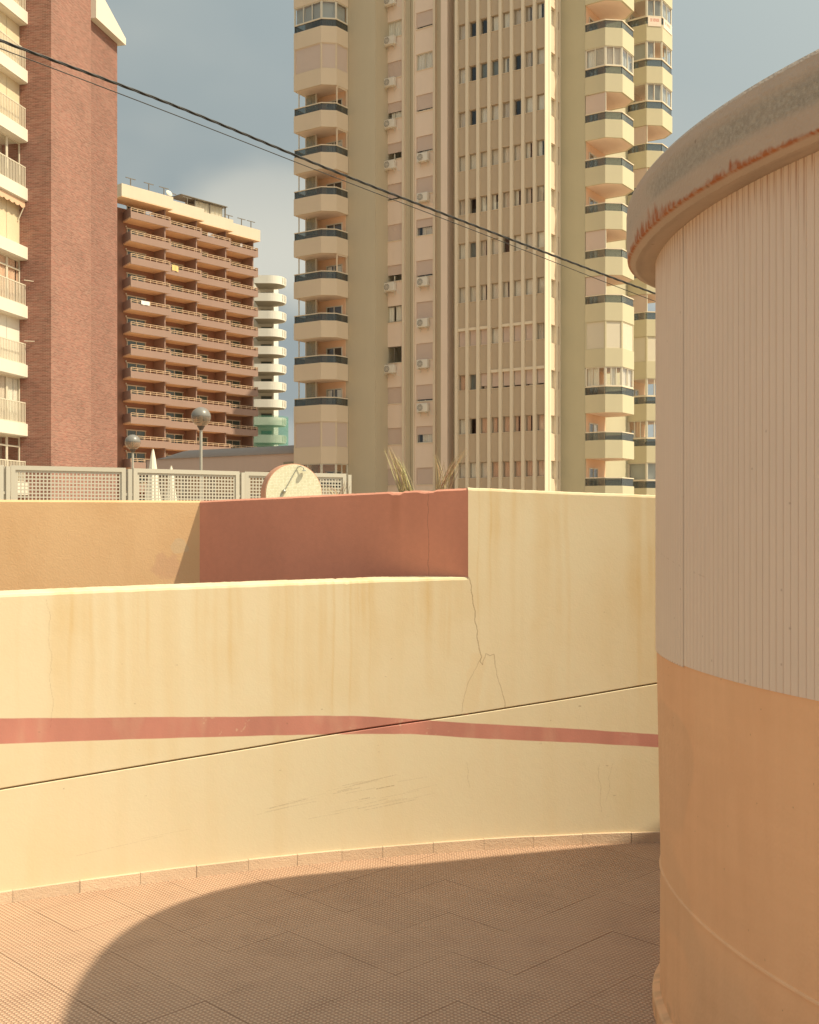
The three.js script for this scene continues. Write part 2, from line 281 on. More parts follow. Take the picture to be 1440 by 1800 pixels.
// soil held between the walls, and the raised terrace behind
M.soil = std([.16, .10, .06], { map: grime, bumpMap: grit, bumpScale: .03 });
struct('planter_soil', prism([[XC + .1, -dW(XC) - .26], [5, -dW(5) - .26], [5, -9], [XO + .05, -9], [XO + .05, -dO - .22]].map(p => p), .2, 1.62), M.soil, 'dry soil in the raised bed behind the wall');
struct('terrace', box(-40, 40, -.05, .6, -64, -9.02), std([.42, .34, .25], { map: grime }), 'raised pool terrace behind the walls');

// ================================================================ paving: studded square slabs laid diagonally
const T = .30, STUD = T / 18;
const studBump = valTex(128, 128, (u, v) => { const a = Math.abs(((u * 4) % 1) - .5) * 2, b = Math.abs(((v * 4) % 1) - .5) * 2; return sst(.92, .45, Math.max(a, b)); }, 1 / (4 * STUD), 1 / (4 * STUD));
const TM = 3;
function paveTex(seed) {
  return colTex(1408, 1408, (u, v, o) => {
    const x = u * TM, y = v * TM, n = fbm(x * 1.25 + seed, y * 1.25, 5, 4, 4), m = fbm(u * 20 + seed, v * 20, 4, 20, 20), f = TAB[((u * 1408 | 0) * 131 + (v * 1408 | 0) * 977) & 65535];
    const a = Math.abs(((x / STUD) % 1) - .5) * 2, b = Math.abs(((y / STUD) % 1) - .5) * 2, low = sst(.5, .9, Math.max(a, b));
    let k = 1 - .05 * sst(.42, .72, n) - .05 * sst(.5, .8, m) + .12 * (f - .5), dirt = low * (.36 + .10 * sst(.35, .7, m * .5 + n * .5));
    o[0] = .605 * k * (1 - dirt * .75); o[1] = .40 * k * (1 - dirt * .95); o[2] = .275 * k * (1 - dirt);
  }, 1 / TM, 1 / TM);
}
const paveMap = paveTex(3);
const paveMats = [1, .985, 1.012, .965].map(k => new THREE.MeshStandardMaterial({ map: paveMap, color: rgb(k, k * .995, k * .985), bumpMap: studBump, bumpScale: .0045, roughness: .88 }));
M.grout = std([.42, .29, .20], { map: grime, bumpMap: grit, bumpScale: .003 });

// kiosk plan, needed here so that slabs stop at it: big front arc, tighter corner at the back, straight back
const KC = [2.908, 3.396], KR = 2.106, KS = .90, PHI = 6 * Math.PI / 180;
const kPath = (() => {
  const pts = [], sc = [KC[0] - (KR - KS) * Math.cos(PHI), KC[1] + (KR - KS) * Math.sin(PHI)];
  for (let a = 0; a <= 180 + 6; a += 1) { const t = -a * Math.PI / 180; pts.push([KC[0] + KR * Math.cos(t), KC[1] + KR * Math.sin(t), Math.cos(t), Math.sin(t)]); }
  const endA = Math.atan2(.95, -.31), a0 = Math.PI - PHI;
  for (let i = 1; i <= 30; i++) { const t = a0 + (endA - a0) * i / 30; pts.push([sc[0] + KS * Math.cos(t), sc[1] + KS * Math.sin(t), Math.cos(t), Math.sin(t)]); }
  const e = pts[pts.length - 1]; const n = [-.31, .95], ln = Math.hypot(...n);
  for (let i = 1; i <= 200; i++) { const q = [e[0] + .95 * i * .03, e[1] + .31 * i * .03]; if (Math.hypot(q[0] - KC[0], q[1] - KC[1]) > KR && i > 20) break; pts.push([q[0], q[1], n[0] / ln, n[1] / ln]); }
  const l = pts[pts.length - 1]; let t0 = Math.atan2(l[1] - KC[1], l[0] - KC[0]);
  for (let i = 1; i <= 30; i++) { const t = t0 * (1 - i / 30); pts.push([KC[0] + KR * Math.cos(t), KC[1] + KR * Math.sin(t), Math.cos(t), Math.sin(t)]); }
  let s = 0; return pts.map((p, i) => { if (i) s += Math.hypot(p[0] - pts[i - 1][0], p[1] - pts[i - 1][1]); return { x: p[0], z: -p[1], nx: p[2], nz: -p[3], s }; });
})();
const kLen = kPath[kPath.length - 1].s;
function kAt(s) { s = clamp(s, 0, kLen); let lo = 0, hi = kPath.length - 1; while (hi - lo > 1) { const m = (lo + hi) >> 1; if (kPath[m].s <= s) lo = m; else hi = m; } const a = kPath[lo], b = kPath[hi], t = (s - a.s) / ((b.s - a.s) || 1); const nx = lerp(a.nx, b.nx, t), nz = lerp(a.nz, b.nz, t), l = Math.hypot(nx, nz); return { x: lerp(a.x, b.x, t), z: lerp(a.z, b.z, t), nx: nx / l, nz: nz / l, s }; }
const inKiosk = (x, z) => { let c = false; for (let i = 0, j = kPath.length - 1; i < kPath.length; j = i++) { const a = kPath[i], b = kPath[j]; if ((a.z > z) !== (b.z > z) && x < (b.x - a.x) * (z - a.z) / (b.z - a.z) + a.x) c = !c; } return c; };
{
  const pav = grp('paving', scene); pav.userData.kind = 'structure'; pav.userData.label = 'studded cream paving slabs laid diagonally';
  const bed = new THREE.PlaneGeometry(16, 14); bed.rotateX(-Math.PI / 2); bed.translate(0, -.012, -.5); mesh('mortar_bed', uvM(bed), M.grout, pav);
  const c = Math.SQRT1_2, r = mulberry(55), cand = [];
  for (let i = -40; i <= 40; i++) for (let j = -40; j <= 40; j++) {
    const p = (i + .5) * T, q = (j + .5) * T, x = c * (p - q) - .05, z = -c * (p + q) - .12;
    const d = -z; if (d < .9 || d > dW(x) + .24 || Math.abs(x) > 5 || Math.abs(x) > 1.2 + d * .75) continue;
    if (inKiosk(x, z) && inKiosk(x - .3, z) && inKiosk(x, z - .3) && inKiosk(x, z + .3)) continue;
    cand.push([x, z, p, q, (d - 4.3) ** 2 + (x + .3) ** 2]);
  }
  cand.sort((a, b) => a[4] - b[4]);
  for (const [x, z, p, q] of cand.slice(0, 296)) {
    const g = new THREE.BufferGeometry(), h = T / 2 - .0005, e = .0006, y = (r() - .5) * .0016, tx = (r() - .5) * .003, ty = (r() - .5) * .003, pos = [], uv = [], idx = [];
    const put = (a, b, yy) => { pos.push(c * (a - b), yy, -c * (a + b)); uv.push(p + a, q + b); };
    const hgt = (a, b) => y + tx * a + ty * b;
    for (const [k, dy] of [[h - e, 0], [h, -e], [h, -.03]]) for (const [a, b] of [[-1, -1], [1, -1], [1, 1], [-1, 1]]) put(a * k, b * k, hgt(a * k, b * k) + dy);
    idx.push(0, 1, 2, 0, 2, 3); for (let l = 0; l < 2; l++) for (let k = 0; k < 4; k++) { const a = l * 4 + k, b = l * 4 + (k + 1) % 4; idx.push(a, a + 4, b, b, a + 4, b + 4); }
    g.setAttribute('position', new THREE.Float32BufferAttribute(pos, 3)); g.setAttribute('uv', new THREE.Float32BufferAttribute(uv, 2)); g.setIndex(idx);
    const n = flat(g); n.computeVertexNormals(); if (n.attributes.normal.getY(0) < 0) { const ii = []; for (let k = 0; k < idx.length; k += 3) ii.push(idx[k], idx[k + 2], idx[k + 1]); g.setIndex(ii); const n2 = flat(g); n2.computeVertexNormals(); const m = mesh('slab', n2, paveMats[r() * 4 | 0], pav); m.position.set(x, 0, z); }
    else { const m = mesh('slab', n, paveMats[r() * 4 | 0], pav); m.position.set(x, 0, z); }
  }
  // skirting tiles along the wall foot
  const skMats = [1, .95, 1.04].map(k => new THREE.MeshStandardMaterial({ map: grime, color: rgb(.68 * k, .51 * k, .36 * k), bumpMap: grit, bumpScale: .002, roughness: .85 }));
  const sk = [22, 140, 246, 345, 436, 522, 600, 672].map(px => { let lo = -3, hi = 3; for (let i = 0; i < 40; i++) { const m = (lo + hi) / 2; if (720 + F * m / dW(m) < px) lo = m; else hi = m; } return lo; });
  const js = []; for (let x = sk[0] - .27; x > -4.5; x -= .27) js.unshift(x); js.push(...sk); for (let x = sk[7] + .245; x < 4; x += .25) js.push(x);
  for (let i = 0; i + 1 < js.length; i++) { const o = .011 + r() * .003, hh = .052 + r() * .002; mesh('skirting_tile', sweep(wallPath(js[i] + .0008, js[i + 1] - .0008, .06), [[o, -.01], [o, hh - .002], [o - .002, hh], [-.005, hh]], (p, oo, y, q) => [p.x, q + i * .4]), skMats[i % 3], frontWall); }
}

// ================================================================ kiosk with curved walls
{
  const k = thing('kiosk', 'round kiosk with white ribbed panels, peach base and rusty roof rim', 'kiosk');
  const Hb = 1.185, Hp = 2.469, Hr = 2.482, Ht = 2.668;
  const ktex = colTex(2048, 512, (u, v, o) => {
    const x = u * 4, y = v * 1.3, n = fbm(x * 1.3, y * 1.3, 5), m = fbm(x * 6, y * 4, 4), c = fbm(x * 9, y * 1, 4), f = fbm(x * 50, y * 50, 2);
    const st = clamp(.55 * sst(.4, .75, n) + .25 * sst(.5, .8, c) + .12 * (f - .5) + .15 * (m - .5)); let R = lerp(.84, .76, st), G = lerp(.49, .41, st), B = lerp(.27, .215, st);
    const roll = .05 * (fbm(x * 3, y * 26, 3) - .5) + .05 * (fbm(x * 30, y * 2.5, 3) - .5), pat = sst(.56, .60, fbm(x * 1.1 + 11, y * 1.6 + 4, 3)) * .07; R *= 1 + roll - pat; G *= 1 + roll * 1.1 - pat * .7; B *= 1 + roll * 1.2 - pat * .4;
    const spl = sst(.16, .0, y + .10 * (fbm(x * 14, 3, 3) - .5)) * sst(.35, .7, fbm(x * 24, y * 24, 4)) * .42; R = lerp(R, .36, spl); G = lerp(G, .22, spl); B = lerp(B, .13, spl);
    const h = TAB[((x * 41 | 0) * 31 + (y * 41 | 0) * 177) & 65535]; if (h > .988) { const q = Math.hypot((x * 41) % 1 - .5, (y * 41) % 1 - .5); const kk = .6 * sst(.16, .05, q * (.6 + h)); R = lerp(R, .2, kk); G = lerp(G, .1, kk); B = lerp(B, .06, kk); }
    o[0] = R; o[1] = G; o[2] = B;
  });
  M.kbase = new THREE.MeshStandardMaterial({ map: ktex, bumpMap: valTex(1024, 1024, (u, v) => .6 * fbm(u * 40, v * 40, 4, 40, 40) + .4 * vn(u * 200, v * 200, 200, 200), 4 / 1.5, 1.3 / 1.5), bumpScale: .0012, roughness: .88 });
  const kuv = (p, o, y) => [p.s / 4, y / 1.3];
  const J = .468;
  mesh('base', sweep(kPath, [[-.008, -.05], [-.010, J - .004], [-.006, J - .001], [-.007, J + .004], [-.011, J + .007], [.0025, Hb + .02]], kuv), M.kbase, k);
  mesh('skirting', sweep(kPath, [[.016, -.05], [.016, .05], [.010, .058], [-.012, .064]], kuv), M.kbase, k);
  // panels
  const pt = colTex(2048, 512, (u, v, o) => {
    const x = u * 4, y = Hb + v * 1.32, n = fbm(x * 2, y * 2, 4), f = fbm(x * 40, y * 8, 3); let kk = 1 - .06 * n - .04 * f, R = .76 * kk, G = .61 * kk, B = .495 * kk;
    const ln = Math.abs(((x / .0275) % 1) - .5) * 2, drip = sst(.75, .95, ln) * sst(.05 + .30 * vn(Math.floor(x / .0275 + .5) * 1.7, 3), 0, Hp - y) * (.45 + .5 * vn(x * 70, y * 30));
    R = lerp(R, .36, drip); G = lerp(G, .16, drip); B = lerp(B, .08, drip);
    const h = TAB[((x * 33 | 0) * 31 + (y * 33 | 0) * 177) & 65535]; if (h > .985) { const q = Math.hypot((x * 33) % 1 - .5, (y * 33) % 1 - .5); const s = .5 * sst(.14, .04, q); R = lerp(R, .25, s); G = lerp(G, .15, s); B = lerp(B, .1, s); }
    const sc = Math.abs(y - 1.49 - .12 * Math.sin((x % 1.4) * 1.1) * 0 - (x - 2.6) * .12); if (sc < .0018 && vn(x * 90, 3) > .6 && x > 2.3 && x < 3.1) { R *= .88; G *= .85; B *= .83; }
    o[0] = R; o[1] = G; o[2] = B;
  });
  const pm = [1, .975, 1.02].map(s => new THREE.MeshStandardMaterial({ map: pt, color: rgb(s, s, s), roughness: .5 }));
  const PIT = .0275, NR = 30, PW = PIT * NR, r = mulberry(5);
  // the joint seen in the picture falls on a panel edge
  const seam = (() => { let best = [9, 0]; for (const p of kPath) { const px = 720 + F * p.x / -p.z, vis = p.nx * -p.x + p.nz * -p.z > 0; if (vis && p.s < kLen * .8 && Math.abs(px - 1202) < best[0]) best = [Math.abs(px - 1202), p.s]; } return best[1]; })();
  let s0 = seam % PW - PW;
  for (let a = s0; a < kLen; a += PW) {
    const b = Math.min(a + PW, kLen), A = Math.max(a, 0); if (b - A < .05) continue;
    const path = [], dz = (r() - .5) * .0015, hb = Hb + (r() - .5) * .008;
    const n = Math.floor((b - A) / PIT + .01);
    const col = [];
    for (let i = 0; i < n; i++) for (const [t, o] of [[.02, .0], [.34, .0008], [.62, .0005], [.82, .0012], [.90, -.0016], [.999, -.0016]]) { const p = kAt(A + (i + t) * PIT); col.push([p, .005 + o + dz]); }
    const pos = [], uv = [], idx = [];
    col.forEach(([p, o]) => { for (const [y, oo] of [[hb, o - .008], [hb, o], [Hp + .02, o]]) { pos.push(p.x + p.nx * oo, y, p.z + p.nz * oo); uv.push(p.s / 4, (y - Hb) / 1.32); } });
    for (let i = 0; i + 1 < col.length; i++) for (let j = 0; j < 2; j++) { const q = i * 3 + j; idx.push(q, q + 1, q + 3, q + 1, q + 4, q + 3); }
    const g = new THREE.BufferGeometry(); g.setAttribute('position', new THREE.Float32BufferAttribute(pos, 3)); g.setAttribute('uv', new THREE.Float32BufferAttribute(uv, 2)); g.setIndex(idx); const f = flat(g); f.computeVertexNormals();
    const fx = f.attributes.normal; const p0 = col[Math.floor(col.length / 2)][0]; // outward check
    if (fx.getX(9) * p0.nx + fx.getZ(9) * p0.nz < 0) { const ii = []; for (let q = 0; q < idx.length; q += 3) ii.push(idx[q], idx[q + 2], idx[q + 1]); g.setIndex(ii); const f2 = flat(g); f2.computeVertexNormals(); mesh('ribbed_panel', f2, pm[r() * 3 | 0], k); } else mesh('ribbed_panel', f, pm[r() * 3 | 0], k);
  }
  mesh('inner_wall', sweep(kPath, [[-.004, Hb - .02], [-.004, Hp + .03]]), pm[0], k);
  // roof rim
  const rim = colTex(2048, 512, (u, v, o) => {
    const x = u * 4, q = v * .42, n = fbm(x * 2.2, q * 9, 5), m = fbm(x * 12, q * 30, 4), f = TAB[((u * 2048 | 0) * 131 + (v * 512 | 0) * 977) & 65535], g = vn(x * 130, q * 130);
    let R = .46, G = .36, B = .285; const kk = 1 + .18 * (n - .5) + .10 * (m - .5); R *= kk; G *= kk; B *= kk;
    const grey = sst(.165, .195, q) * sst(.275, .225, q) * sst(.30, .62, fbm(x * 1.1 + 4, 2, 3) + .25 * (m - .5) + .25 * (f - .5)); const gn = .55 * f + .45 * g; R = lerp(R, .17 + .28 * gn, grey * .8); G = lerp(G, .155 + .25 * gn, grey * .8); B = lerp(B, .125 + .21 * gn, grey * .8);
    const up = Math.max(0, q - .118), dn = Math.max(0, .116 - q), ext = .007 + .075 * Math.pow(fbm(x * 5, 7, 4), 2) * (sst(.3, .6, fbm(x * 1.3, 1, 2)) + .3);
    const rust = sst(1, .25, up / ext + 1.5 * (fbm(x * 60, q * 14, 4) - .5)) * sst(.010, .0, dn) * sst(.22, .5, fbm(x * 3.5, 5.5, 4)) * (.45 + .55 * sst(.3, .6, fbm(x * 90, q * 40, 3)));
    R = lerp(R, .30 + .10 * m, rust); G = lerp(G, .085 + .06 * m, rust); B = lerp(B, .03 + .015 * m, rust);
    const so = sst(.10, .075, q) * .18 * sst(.4, .7, fbm(x * 2, q * 20 + 4, 4)); R *= 1 - so; G *= 1 - so; B *= 1 - so;
    const sp = TAB[((x * 22 | 0) * 71 + (q * 22 | 0) * 17) & 65535]; if (sp > .96) { const d = Math.hypot((x * 22) % 1 - .5, (q * 22) % 1 - .5); const s = .6 * sst(.15, .05, d); R = lerp(R, .18, s); G = lerp(G, .12, s); B = lerp(B, .08, s); }
    o[0] = R; o[1] = G; o[2] = B;
  });
  M.rim = new THREE.MeshStandardMaterial({ map: rim, bumpMap: valTex(1024, 512, (u, v) => .5 * fbm(u * 40, v * 20, 4, 40, 20) + .5 * vn(u * 220, v * 110, 220, 110), 4 / 1.2, .42 / .6), bumpScale: .0025, roughness: .8 });
  const O = .098;
  mesh('roof_rim', sweep(kPath, [[-.02, Hp + .006], [.07, Hp - .002], [O - .006, Hr - .006], [O - .001, Hr - .003], [O, Hr + .006], [O + .003, Hr + .05], [O + .003, Ht - .045], [O - .001, Ht - .018], [O - .010, Ht - .005], [O - .022, Ht], [-.3, Ht + .02]], (p, o, y, q) => [p.s / 4, q / .42]), M.rim, k);
  const top = kPath.filter((p, i) => i % 2 === 0).map(p => [p.x - p.nx * .29, p.z - p.nz * .29]); mesh('roof_deck', prism(top, Ht - .05, Ht + .019), std([.42, .36, .3], { map: grime }), k);
}

// ================================================================ MAIN TOWER
const tw = { O: [8.6, 70], c: .84, s: .543 };
const uAt = (px, z = 0) => { const r = (px - 720) / F; return (r * (70 - .84 * z) - 8.6 + .543 * z) / (.84 + .543 * r); };
const dAt = (u, z) => 70 - .543 * u - .84 * z;
const yAt = (py, u, z) => EYE + (HY - py) * dAt(u, z) / F;
M.olive = pl([.58, .475, .33]); M.spandrel = pl([.54, .41, .285]); M.cream = pl([.72, .555, .395]); M.bayCream = pl([.60, .515, .345]); M.oliveR = pl([.50, .435, .295]); M.pilaster = pl([.78, .64, .475]); M.white = pl([.83, .645, .51]);
M.peach = pl([.82, .52, .33]); M.soffit = pl([.86, .66, .53]);
M.alu = std([.66, .58, .46], { roughness: .5 }); M.aluMid = std([.44, .35, .26], { roughness: .5 }); M.aluDark = std([.16, .13, .10], { roughness: .5 });
M.shutter = std([.68, .51, .415], { bumpMap: slats, bumpScale: .012, roughness: .7 }); M.shutterPale = std([.70, .60, .46], { bumpMap: slats, bumpScale: .012, roughness: .7 });
M.pane = new THREE.MeshPhysicalMaterial({ color: rgb(.97, .97, .96), roughness: .02, transmission: 1, thickness: 0, ior: 1.5 });
M.smoke = new THREE.MeshPhysicalMaterial({ color: rgb(.46, .48, .46), roughness: .05, transmission: .92, thickness: 0, ior: 1.52 });
M.curtains = [[.80, .72, .62], [.86, .80, .70], [.70, .60, .50], [.74, .50, .36]].map(c => std(c, { roughness: 1 }));
M.room = std([.10, .075, .055]); M.roomRed = std([.16, .05, .04]);
const rT = mulberry(404);

function curtainGeo(x0, x1, y0, y1, z, amp = .025) {
  const n = Math.max(8, Math.round((x1 - x0) / .045)), pos = [], nor = [], uv = [], ph = rT() * 6;
  for (let i = 0; i < n; i++) {
    const f = t => z + amp * Math.sin(t * 34 + ph) + amp * .6 * Math.sin(t * 61 + ph * 2), a = x0 + (x1 - x0) * i / n, b = x0 + (x1 - x0) * (i + 1) / n, za = f(a), zb = f(b), l = Math.hypot(b - a, zb - za), nn = [-(zb - za) / l, 0, (b - a) / l];
    pos.push(a, y0, za, b, y0, zb, b, y1, zb, a, y0, za, b, y1, zb, a, y1, za); for (let q = 0; q < 6; q++) { nor.push(...nn); uv.push(0, 0); }
  }
  const g = new THREE.BufferGeometry(); g.setAttribute('position', new THREE.Float32BufferAttribute(pos, 3)); g.setAttribute('normal', new THREE.Float32BufferAttribute(nor, 3)); g.setAttribute('uv', new THREE.Float32BufferAttribute(uv, 2)); return g;
}
// window in the plane z; kinds: c curtain, w pale blind, d dark room, g grey pane (blind far back), s shutter, h half shutter, b brown curtain, l slightly raised shutter
function winParts(parent, x0, x1, y0, y1, z, kind, o = {}) {
  const w = grp('window', parent), f = o.frame || .045, m = o.mat || M.alu, put = gs => (o.xf ? gs.map(g => g.applyMatrix4(o.xf)) : gs);
  let top = y1;
  if (kind === 's' || kind === 'h' || kind === 'l') {
    const k = kind === 's' ? .0 : kind === 'l' ? .12 : (o.open || .45); top = y0 + (y1 - y0) * k;
    mesh('shutter', put([box(x0 + .01, x1 - .01, Math.max(top, y0 + .012), y1 - .005, z + .035, z + .06)]), o.shut || M.shutter, w);
    if (kind === 's') return w;
  }
  const xm = (x0 + x1) / 2, bars = [box(x0, x0 + f, y0, top, z - .03, z + .03), box(x1 - f, x1, y0, top, z - .03, z + .03), box(x0 + f, x1 - f, y0, y0 + f, z - .03, z + .03)];
  if (kind !== 'h' && kind !== 'l') bars.push(box(x0 + f, x1 - f, top - f, top, z - .03, z + .03));
  if (o.mull) bars.push(box(xm - f * .6, xm + f * .6, y0 + f, top - f, z - .034, z + .034));
  mesh('frame', put(bars), m, w);
  mesh('pane', put([box(x0 + f, x1 - f, y0 + f, top - (kind === 'h' || kind === 'l' ? 0 : f), z - .008, z + .002)]), M.pane, w);
  const cz = z - .06;
  if (kind === 'c' || kind === 'b') {
    const cm = kind === 'b' ? M.curtains[3] : M.curtains[rT() * 3 | 0], gap = rT();
    if (gap < .55) mesh('curtain', put([curtainGeo(x0 + .01, x1 - .01, y0 + .02, top - .02, cz)]), cm, w);
    else { const cut = x0 + (x1 - x0) * (.35 + .4 * rT()); mesh('curtain', put([curtainGeo(x0 + .01, cut - .06, y0 + .02, top - .02, cz), curtainGeo(cut + .06, x1 - .01, y0 + .02, top - .02, cz)]), cm, w); }
  } else if (kind === 'w') mesh('blind', put([box(x0 + .01, x1 - .01, y0 + .03, top - .01, cz - .01, cz)]), M.curtains[rT() * 2 | 0], w);
  else if (kind === 'g') mesh('blind', put([box(x0 + .01, x1 - .01, y0 + .03, top - .01, cz - .03, cz - .02)]), M.smokeBlind || (M.smokeBlind = std([.20, .22, .21])), w);
  else if (kind === 'h' || kind === 'l') { if (rT() < .5) mesh('curtain', put([curtainGeo(x0 + .3 * (x1 - x0), x1 - .01, y0 + .02, top, cz)]), M.curtains[rT() * 3 | 0], w); }
  return w;
}

const tower = thing('apartment_tower', 'tall olive and cream apartment tower with white window fins and stacked bay balconies', 'building', [tw.O[0], 0, -tw.O[1]], -Math.asin(.543));
const TOPY = 52, G0 = 9.86, FL = 2.9, gk = k => G0 + FL * k;

// ---- finned window block
{
  const edges = [800, 818.7, 837.8, 857.2, 877, 896.7, 916.7, 937, 957.5].map(p => uAt(p, .05)), pwid = .205;
  const types = { 9: 'ccwccwcc', 8: 'cddccccc', 7: 'cdggcdcw', 6: 'cdcwcdww', 5: 'wwwwcccc', 4: 'cdcccccc', 3: 'wgcwdwww', 2: 'wccwcwwc', 1: 'ssswsssc', 0: 'bghlllll', '-1': 'wdbbbbbb', '-2': 'wwwbbbbb' };
  for (let i = 0; i < 9; i++) { const x = edges[i], last = i === 8; mesh('fin', box(x, last ? -.0 : x + pwid, 0, TOPY, -.42, .1), M.pilaster, tower); }
  for (let i = 0; i < 8; i++) {
    const x0 = edges[i] + pwid, x1 = edges[i + 1]; let prev = 0;
    for (let k = -2; k <= 9; k++) {
      const y1 = gk(k) + 1.62, y0 = y1 - 1.03; mesh('spandrel', box(x0, x1, prev, y0, -.40, -.04 - .006 * (i % 2)), M.spandrel, tower); prev = y1;
      const t = types[k][i];
      if (k === 1 && 'slh'.includes(t) || k === 0 && i > 2) mesh('shutter_box', box(x0 + .002, x1 - .002, y1 - .01, y1 + .17, -.2, .03), M.pilaster, tower);
      winParts(tower, x0 + .03, x1 - .01, y0, y1, -.20, t, { frame: .035, open: .2, mat: M.aluMid });
      mesh('sill', box(x0 + .004, x1 - .004, y0 - .02, y0 + .004, -.23, -.02), M.pilaster, tower);
    }
    mesh('spandrel', box(x0, x1, prev, TOPY, -.40, -.04 - .006 * (i % 2)), M.spandrel, tower);
  }
  // narrow sunlit flank with its own slot windows
  const fl = [[-.42, -.62], [-1.55, -1.75]];
  mesh('flank_fin', box(-.3, .04, 0, TOPY, -.70, -.425), M.pilaster, tower); mesh('flank_fin', box(-.3, .02, 0, TOPY, -1.75, -1.50), M.pilaster, tower); mesh('flank_fin', box(-.3, .0, 0, TOPY, -2.195, -2.02), M.pilaster, tower);
  for (const [za, zb, nm] of [[-1.50, -.70, 0], [-2.02, -1.75, 1]]) {
    let prev = 0; for (let k = -2; k <= 9; k++) { const y1 = gk(k) + 1.62, y0 = y1 - 1.03; mesh('flank_spandrel', box(-.3, -.05 + nm * .03, prev, y0 - .15, za, zb), M.cream, tower); prev = y1; const w = grp('window', tower); mesh('frame', [box(-.22, -.17, y0 - .15, y0 - .1, za, zb), box(-.22, -.17, y1 - .05, y1, za, zb)], M.alu, w); mesh('pane', box(-.2, -.19, y0 - .1, y1 - .05, za, zb), M.pane, w); mesh('blind', box(-.27, -.26, y0 - .1, y1 - .05, za, zb), M.curtains[1], w); }
    mesh('flank_spandrel', box(-.3, -.05 + nm * .03, prev, TOPY, za, zb), M.cream, tower);
  }
  mesh('core_wall', box(edges[0], -.35, 0, TOPY, -2.6, -2.4), M.room, tower);
}
// ---- recessed pale section between the fins and the left bays
const ZW = -.8;
const ux = p => uAt(p, ZW);
mesh('olive_wall', [box(-18.15, uAt(660, .7), 0, TOPY, -12, .7)], M.olive, tower);
mesh('recess_side', box(uAt(660, .7) + .002, ux(673), 0, TOPY, -3, ZW - .12), M.olive, tower);
{
  const cols = [[673, 711, 679, 706, 824, 71.58, 'A'], [727, 766, 732, 760.5, 822, 72.98, 'B']];
  const TA = { 9: 'C', 8: 's', 7: 'h', 6: 'h', 5: 'l', 4: 's', 3: 'h', 2: 'c', 1: 'D', 0: 's', '-1': 's', '-2': 's', 10: 's' }, TB = { 9: 'l', 8: 'C', 7: 'l', 6: 'l', 5: 's', 4: 'h', 3: 'l', 2: 's', 1: 's', 0: 'l', '-1': 'h', '-2': 's', 10: 's' };
  for (const [a, b, w0, w1, yb, sp, id] of cols) {
    const x0 = ux(a), x1 = ux(b), q0 = ux(w0), q1 = ux(w1);
    mesh('wall_strip', box(x0, q0, 0, TOPY, ZW - .5, ZW), M.white, tower); mesh('wall_strip', box(q1, x1, 0, TOPY, ZW - .5, ZW), M.white, tower);
    mesh('edge_trim', box(x0 + .002, x0 + .09, 0, TOPY, ZW + .001, ZW + .07), M.pilaster, tower); mesh('edge_trim', box(x1 - .15, x1 - .002, 0, TOPY, ZW + .001, ZW + .09), M.pilaster, tower);
    let prev = 0;
    for (let k = -2; k <= 10; k++) {
      const yt = yAt(yb - sp * (k + 2), (q0 + q1) / 2, ZW), y0 = yt - 1.13, t = (id === 'A' ? TA : TB)[k];
      mesh('wall_panel', box(q0, q1, prev, y0, ZW - .45, ZW - .004), M.white, tower); prev = yt;
      mesh('sill', box(q0 - .03, q1 + .03, y0 - .05, y0 - .001, ZW - .2, ZW + .04), M.pilaster, tower);
      winParts(tower, q0, q1, y0, yt, ZW - .12, t === 'C' ? 'c' : t === 'D' ? 'd' : t, { mull: t !== 'c', open: id === 'A' ? .4 : .5, frame: .05, mat: t === 'D' || t === 'c' ? M.aluDark : M.alu });
    }
    mesh('wall_panel', box(q0, q1, prev, TOPY, ZW - .45, ZW - .004), M.white, tower);
  }
  mesh('recess_strip', box(ux(711), ux(727), 0, TOPY, ZW - .5, ZW - .12), M.olive, tower);
  mesh('recess_strip', box(ux(766), ux(778), 0, TOPY, ZW - .5, ZW - .10), M.olive, tower);
  mesh('pilaster', box(uAt(775, -.1), uAt(786.5, -.1), 0, TOPY, ZW - .3, -.1), M.white, tower);
  mesh('recess_strip', box(uAt(786.5, -.1), uAt(800.5, .05) - .001, 0, TOPY, ZW - .6, ZW - .1), M.olive, tower);
  mesh('core_wall', box(ux(673), uAt(800, 0), 0, TOPY, -3.4, -3.2), M.room, tower);
  // drain pipe with clamps
  const px = ux(719.5); mesh('drain_pipe', rod([px, 0, ZW - .07], [px, TOPY, ZW - .07], .045), M.olive, tower);
}
// ---- right front wall, side wall, back and roof
mesh('olive_wall', box(.004, 1.4, 0, TOPY, -2.5, -2.2), M.oliveR, tower);
mesh('side_wall', box(1.4, 1.69, 0, TOPY, -13.2, -2.2), M.oliveR, tower);
mesh('back_wall', box(-18, 1.4, 0, TOPY, -13.2, -12.9), M.olive, tower);
mesh('roof_slab', box(-18.1, 1.4, TOPY - .3, TOPY - .01, -12.9, -.5), M.cream, tower);

